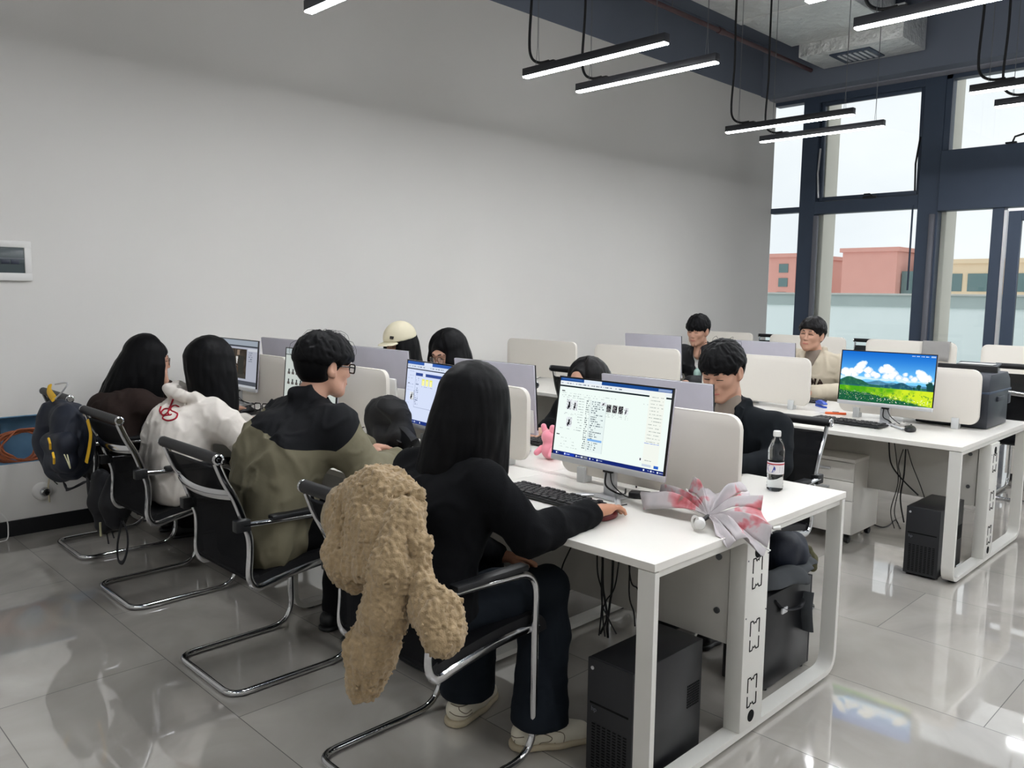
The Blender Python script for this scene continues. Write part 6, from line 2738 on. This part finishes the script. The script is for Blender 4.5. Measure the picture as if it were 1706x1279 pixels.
# ------------------------------------------------------------------ left wall fittings
MT['smoke'] = pm('smoked window', (72, 82, 84), .2, var=(3, .05))
bx = thing('breaker_box', 'white breaker box with a smoked window at the left edge of the wall', 'breaker box', (-.74, Y1, 1.67))
m = MB()
yo, yi = -.028, 0.
m.box(-.28, .29, yo, yi, -.118, -.072, .004)
m.box(-.28, .29, yo, yi, .078, .118, .004)
m.box(.252, .29, yo, yi, -.075, .08, .004)
m.box(-.28, -.245, yo, yi, -.075, .08, .004)
m.box(-.26, .27, -.006, yi, -.1, .1)
m.build('housing', MT['white_plastic'], bx)
fl = MB().box(-.246, .253, -.022, -.018, -.074, .079, .001).build('flap', MT['smoke'], bx)
MT['blue_dim'] = pm('dim breakers', (44, 50, 66), .4)
for k in range(9):
    MB().box(-.22 + k * .05, -.176 + k * .05, -.025, -.021, -.02, .006, .001).build('breaker', MT['blue_dim'], bx)
MB().box(-.246, .253, -.0232, -.0215, .010, .016).build('rail', MT['frame_light'], fl)

MT['blue_box'] = pm('blue metal recess', (110, 152, 184), .6, var=(8, .12))
rb = thing('cable_recess', 'blue metal cable recess low in the wall behind the backpack', 'wall box', (-.55, Y1 + .1, .445))
m = MB()
m.box(-.42, .42, .05, .058, .002, .29)
m.box(-.42, .42, -.10, .05, .001, .006)
m.box(-.42, .42, -.10, .05, .286, .2925)
m.box(-.425, -.419, -.10, .05, .002, .29)
m.box(.419, .425, -.10, .05, .002, .29)
m.build('lining', MT['blue_box'], rb, smooth=None)
MB().box(-.20, -.08, .03, .05, .15, .23, .004).build('terminal', MT['blue_dim'], rb)
MT['orange_cable'] = pm('orange brown cable', (168, 96, 62), .55)
MT['cream_cable'] = pm('cream cable', (196, 186, 158), .55)


def coil(c, rx, rz, turns, r, mat, label, seed, tail=None):
    rr = np.random.RandomState(seed)
    pts = []
    for k in range(turns * 14):
        a = k / 14 * 2 * PI
        pts.append((rx * math.cos(a) * (.62 + .38 * math.sin(k * .37 + seed) ** 2 + .03 * rr.randn()) + .02 * math.sin(k * .11), -.03 + .05 * (k / (turns * 14)) + .004 * rr.randn(), rz * math.sin(a) * (.6 + .4 * math.cos(k * .23) ** 2 + .03 * rr.randn())))
    t = thing('cable_coil', label, 'cable', c)
    MB().tube(smooth_path(pts, 3), r, 6).build('loops', MT[mat], t)
    if tail:
        MB().tube(smooth_path(tail, 5), r, 6).build('loose_end', MT[mat], t)
    return t


coil((-.55, Y1 + .03, .56), .17, .12, 15, .0055, 'orange_cable', 'coil of orange brown cable in the wall recess', 1, [(.10, 0, -.02), (.16, -.03, -.06), (.20, -.05, -.13)])
coil((-.38, Y1 - .02, .545), .085, .09, 4, .005, 'cream_cable', 'coil of cream cable hanging at the wall recess beside the backpack', 2, [(-.02, -.01, -.08), (-.03, -.03, -.16), (-.05, -.03, -.25), (-.045, -.02, -.36)])
coil((-.42, Y1 - .03, .46), .06, .05, 2, .003, 'cable', 'tangle of thin black leads hanging out of the wall recess', 3, [(.03, -.01, -.02), (.05, -.01, -.09), (.02, -.01, -.13), (.045, -.01, -.17)])
lc = thing('cable', 'thin white cable standing up from the floor at the left edge', 'cable', (-.66, Y1 - .05, 0))
MB().tube(smooth_path([(-.03, .02, .16), (-.005, .0, .12), (.0, 0, .06), (-.015, -.02, .004), (-.08, -.04, .004)], 6), .004, 6).build('cable_run', MT['white_plastic'], lc)
dc = thing('dome_camera', 'white dome camera low on the wall below the navy backpack', 'camera', (-.455, Y1, .255))
m = MB().lathe([(0, 0), (.055, 0), (.056, .012), (.05, .03), (.036, .045), (.0, .05)], 26)
o = m.build('dome_base', MT['white_plastic'], dc)
o.rotation_euler = (PI / 2, 0, 0)
m = MB().lathe([(0, .0), (.03, .0), (.031, .01), (.024, .022), (.0, .026)], 22)
o = m.build('dome_ring', MT['chrome'], dc)
o.location = (.004, -.038, .002)
o.rotation_euler = (PI / 2 + .2, 0, .3)
m = MB().lathe([(0, 0), (.013, 0), (.013, .006), (.0, .008)], 18)
o = m.build('lens', MT['bezel'], dc)
o.location = (.012, -.062, -.004)
o.rotation_euler = (PI / 2 + .2, 0, .3)
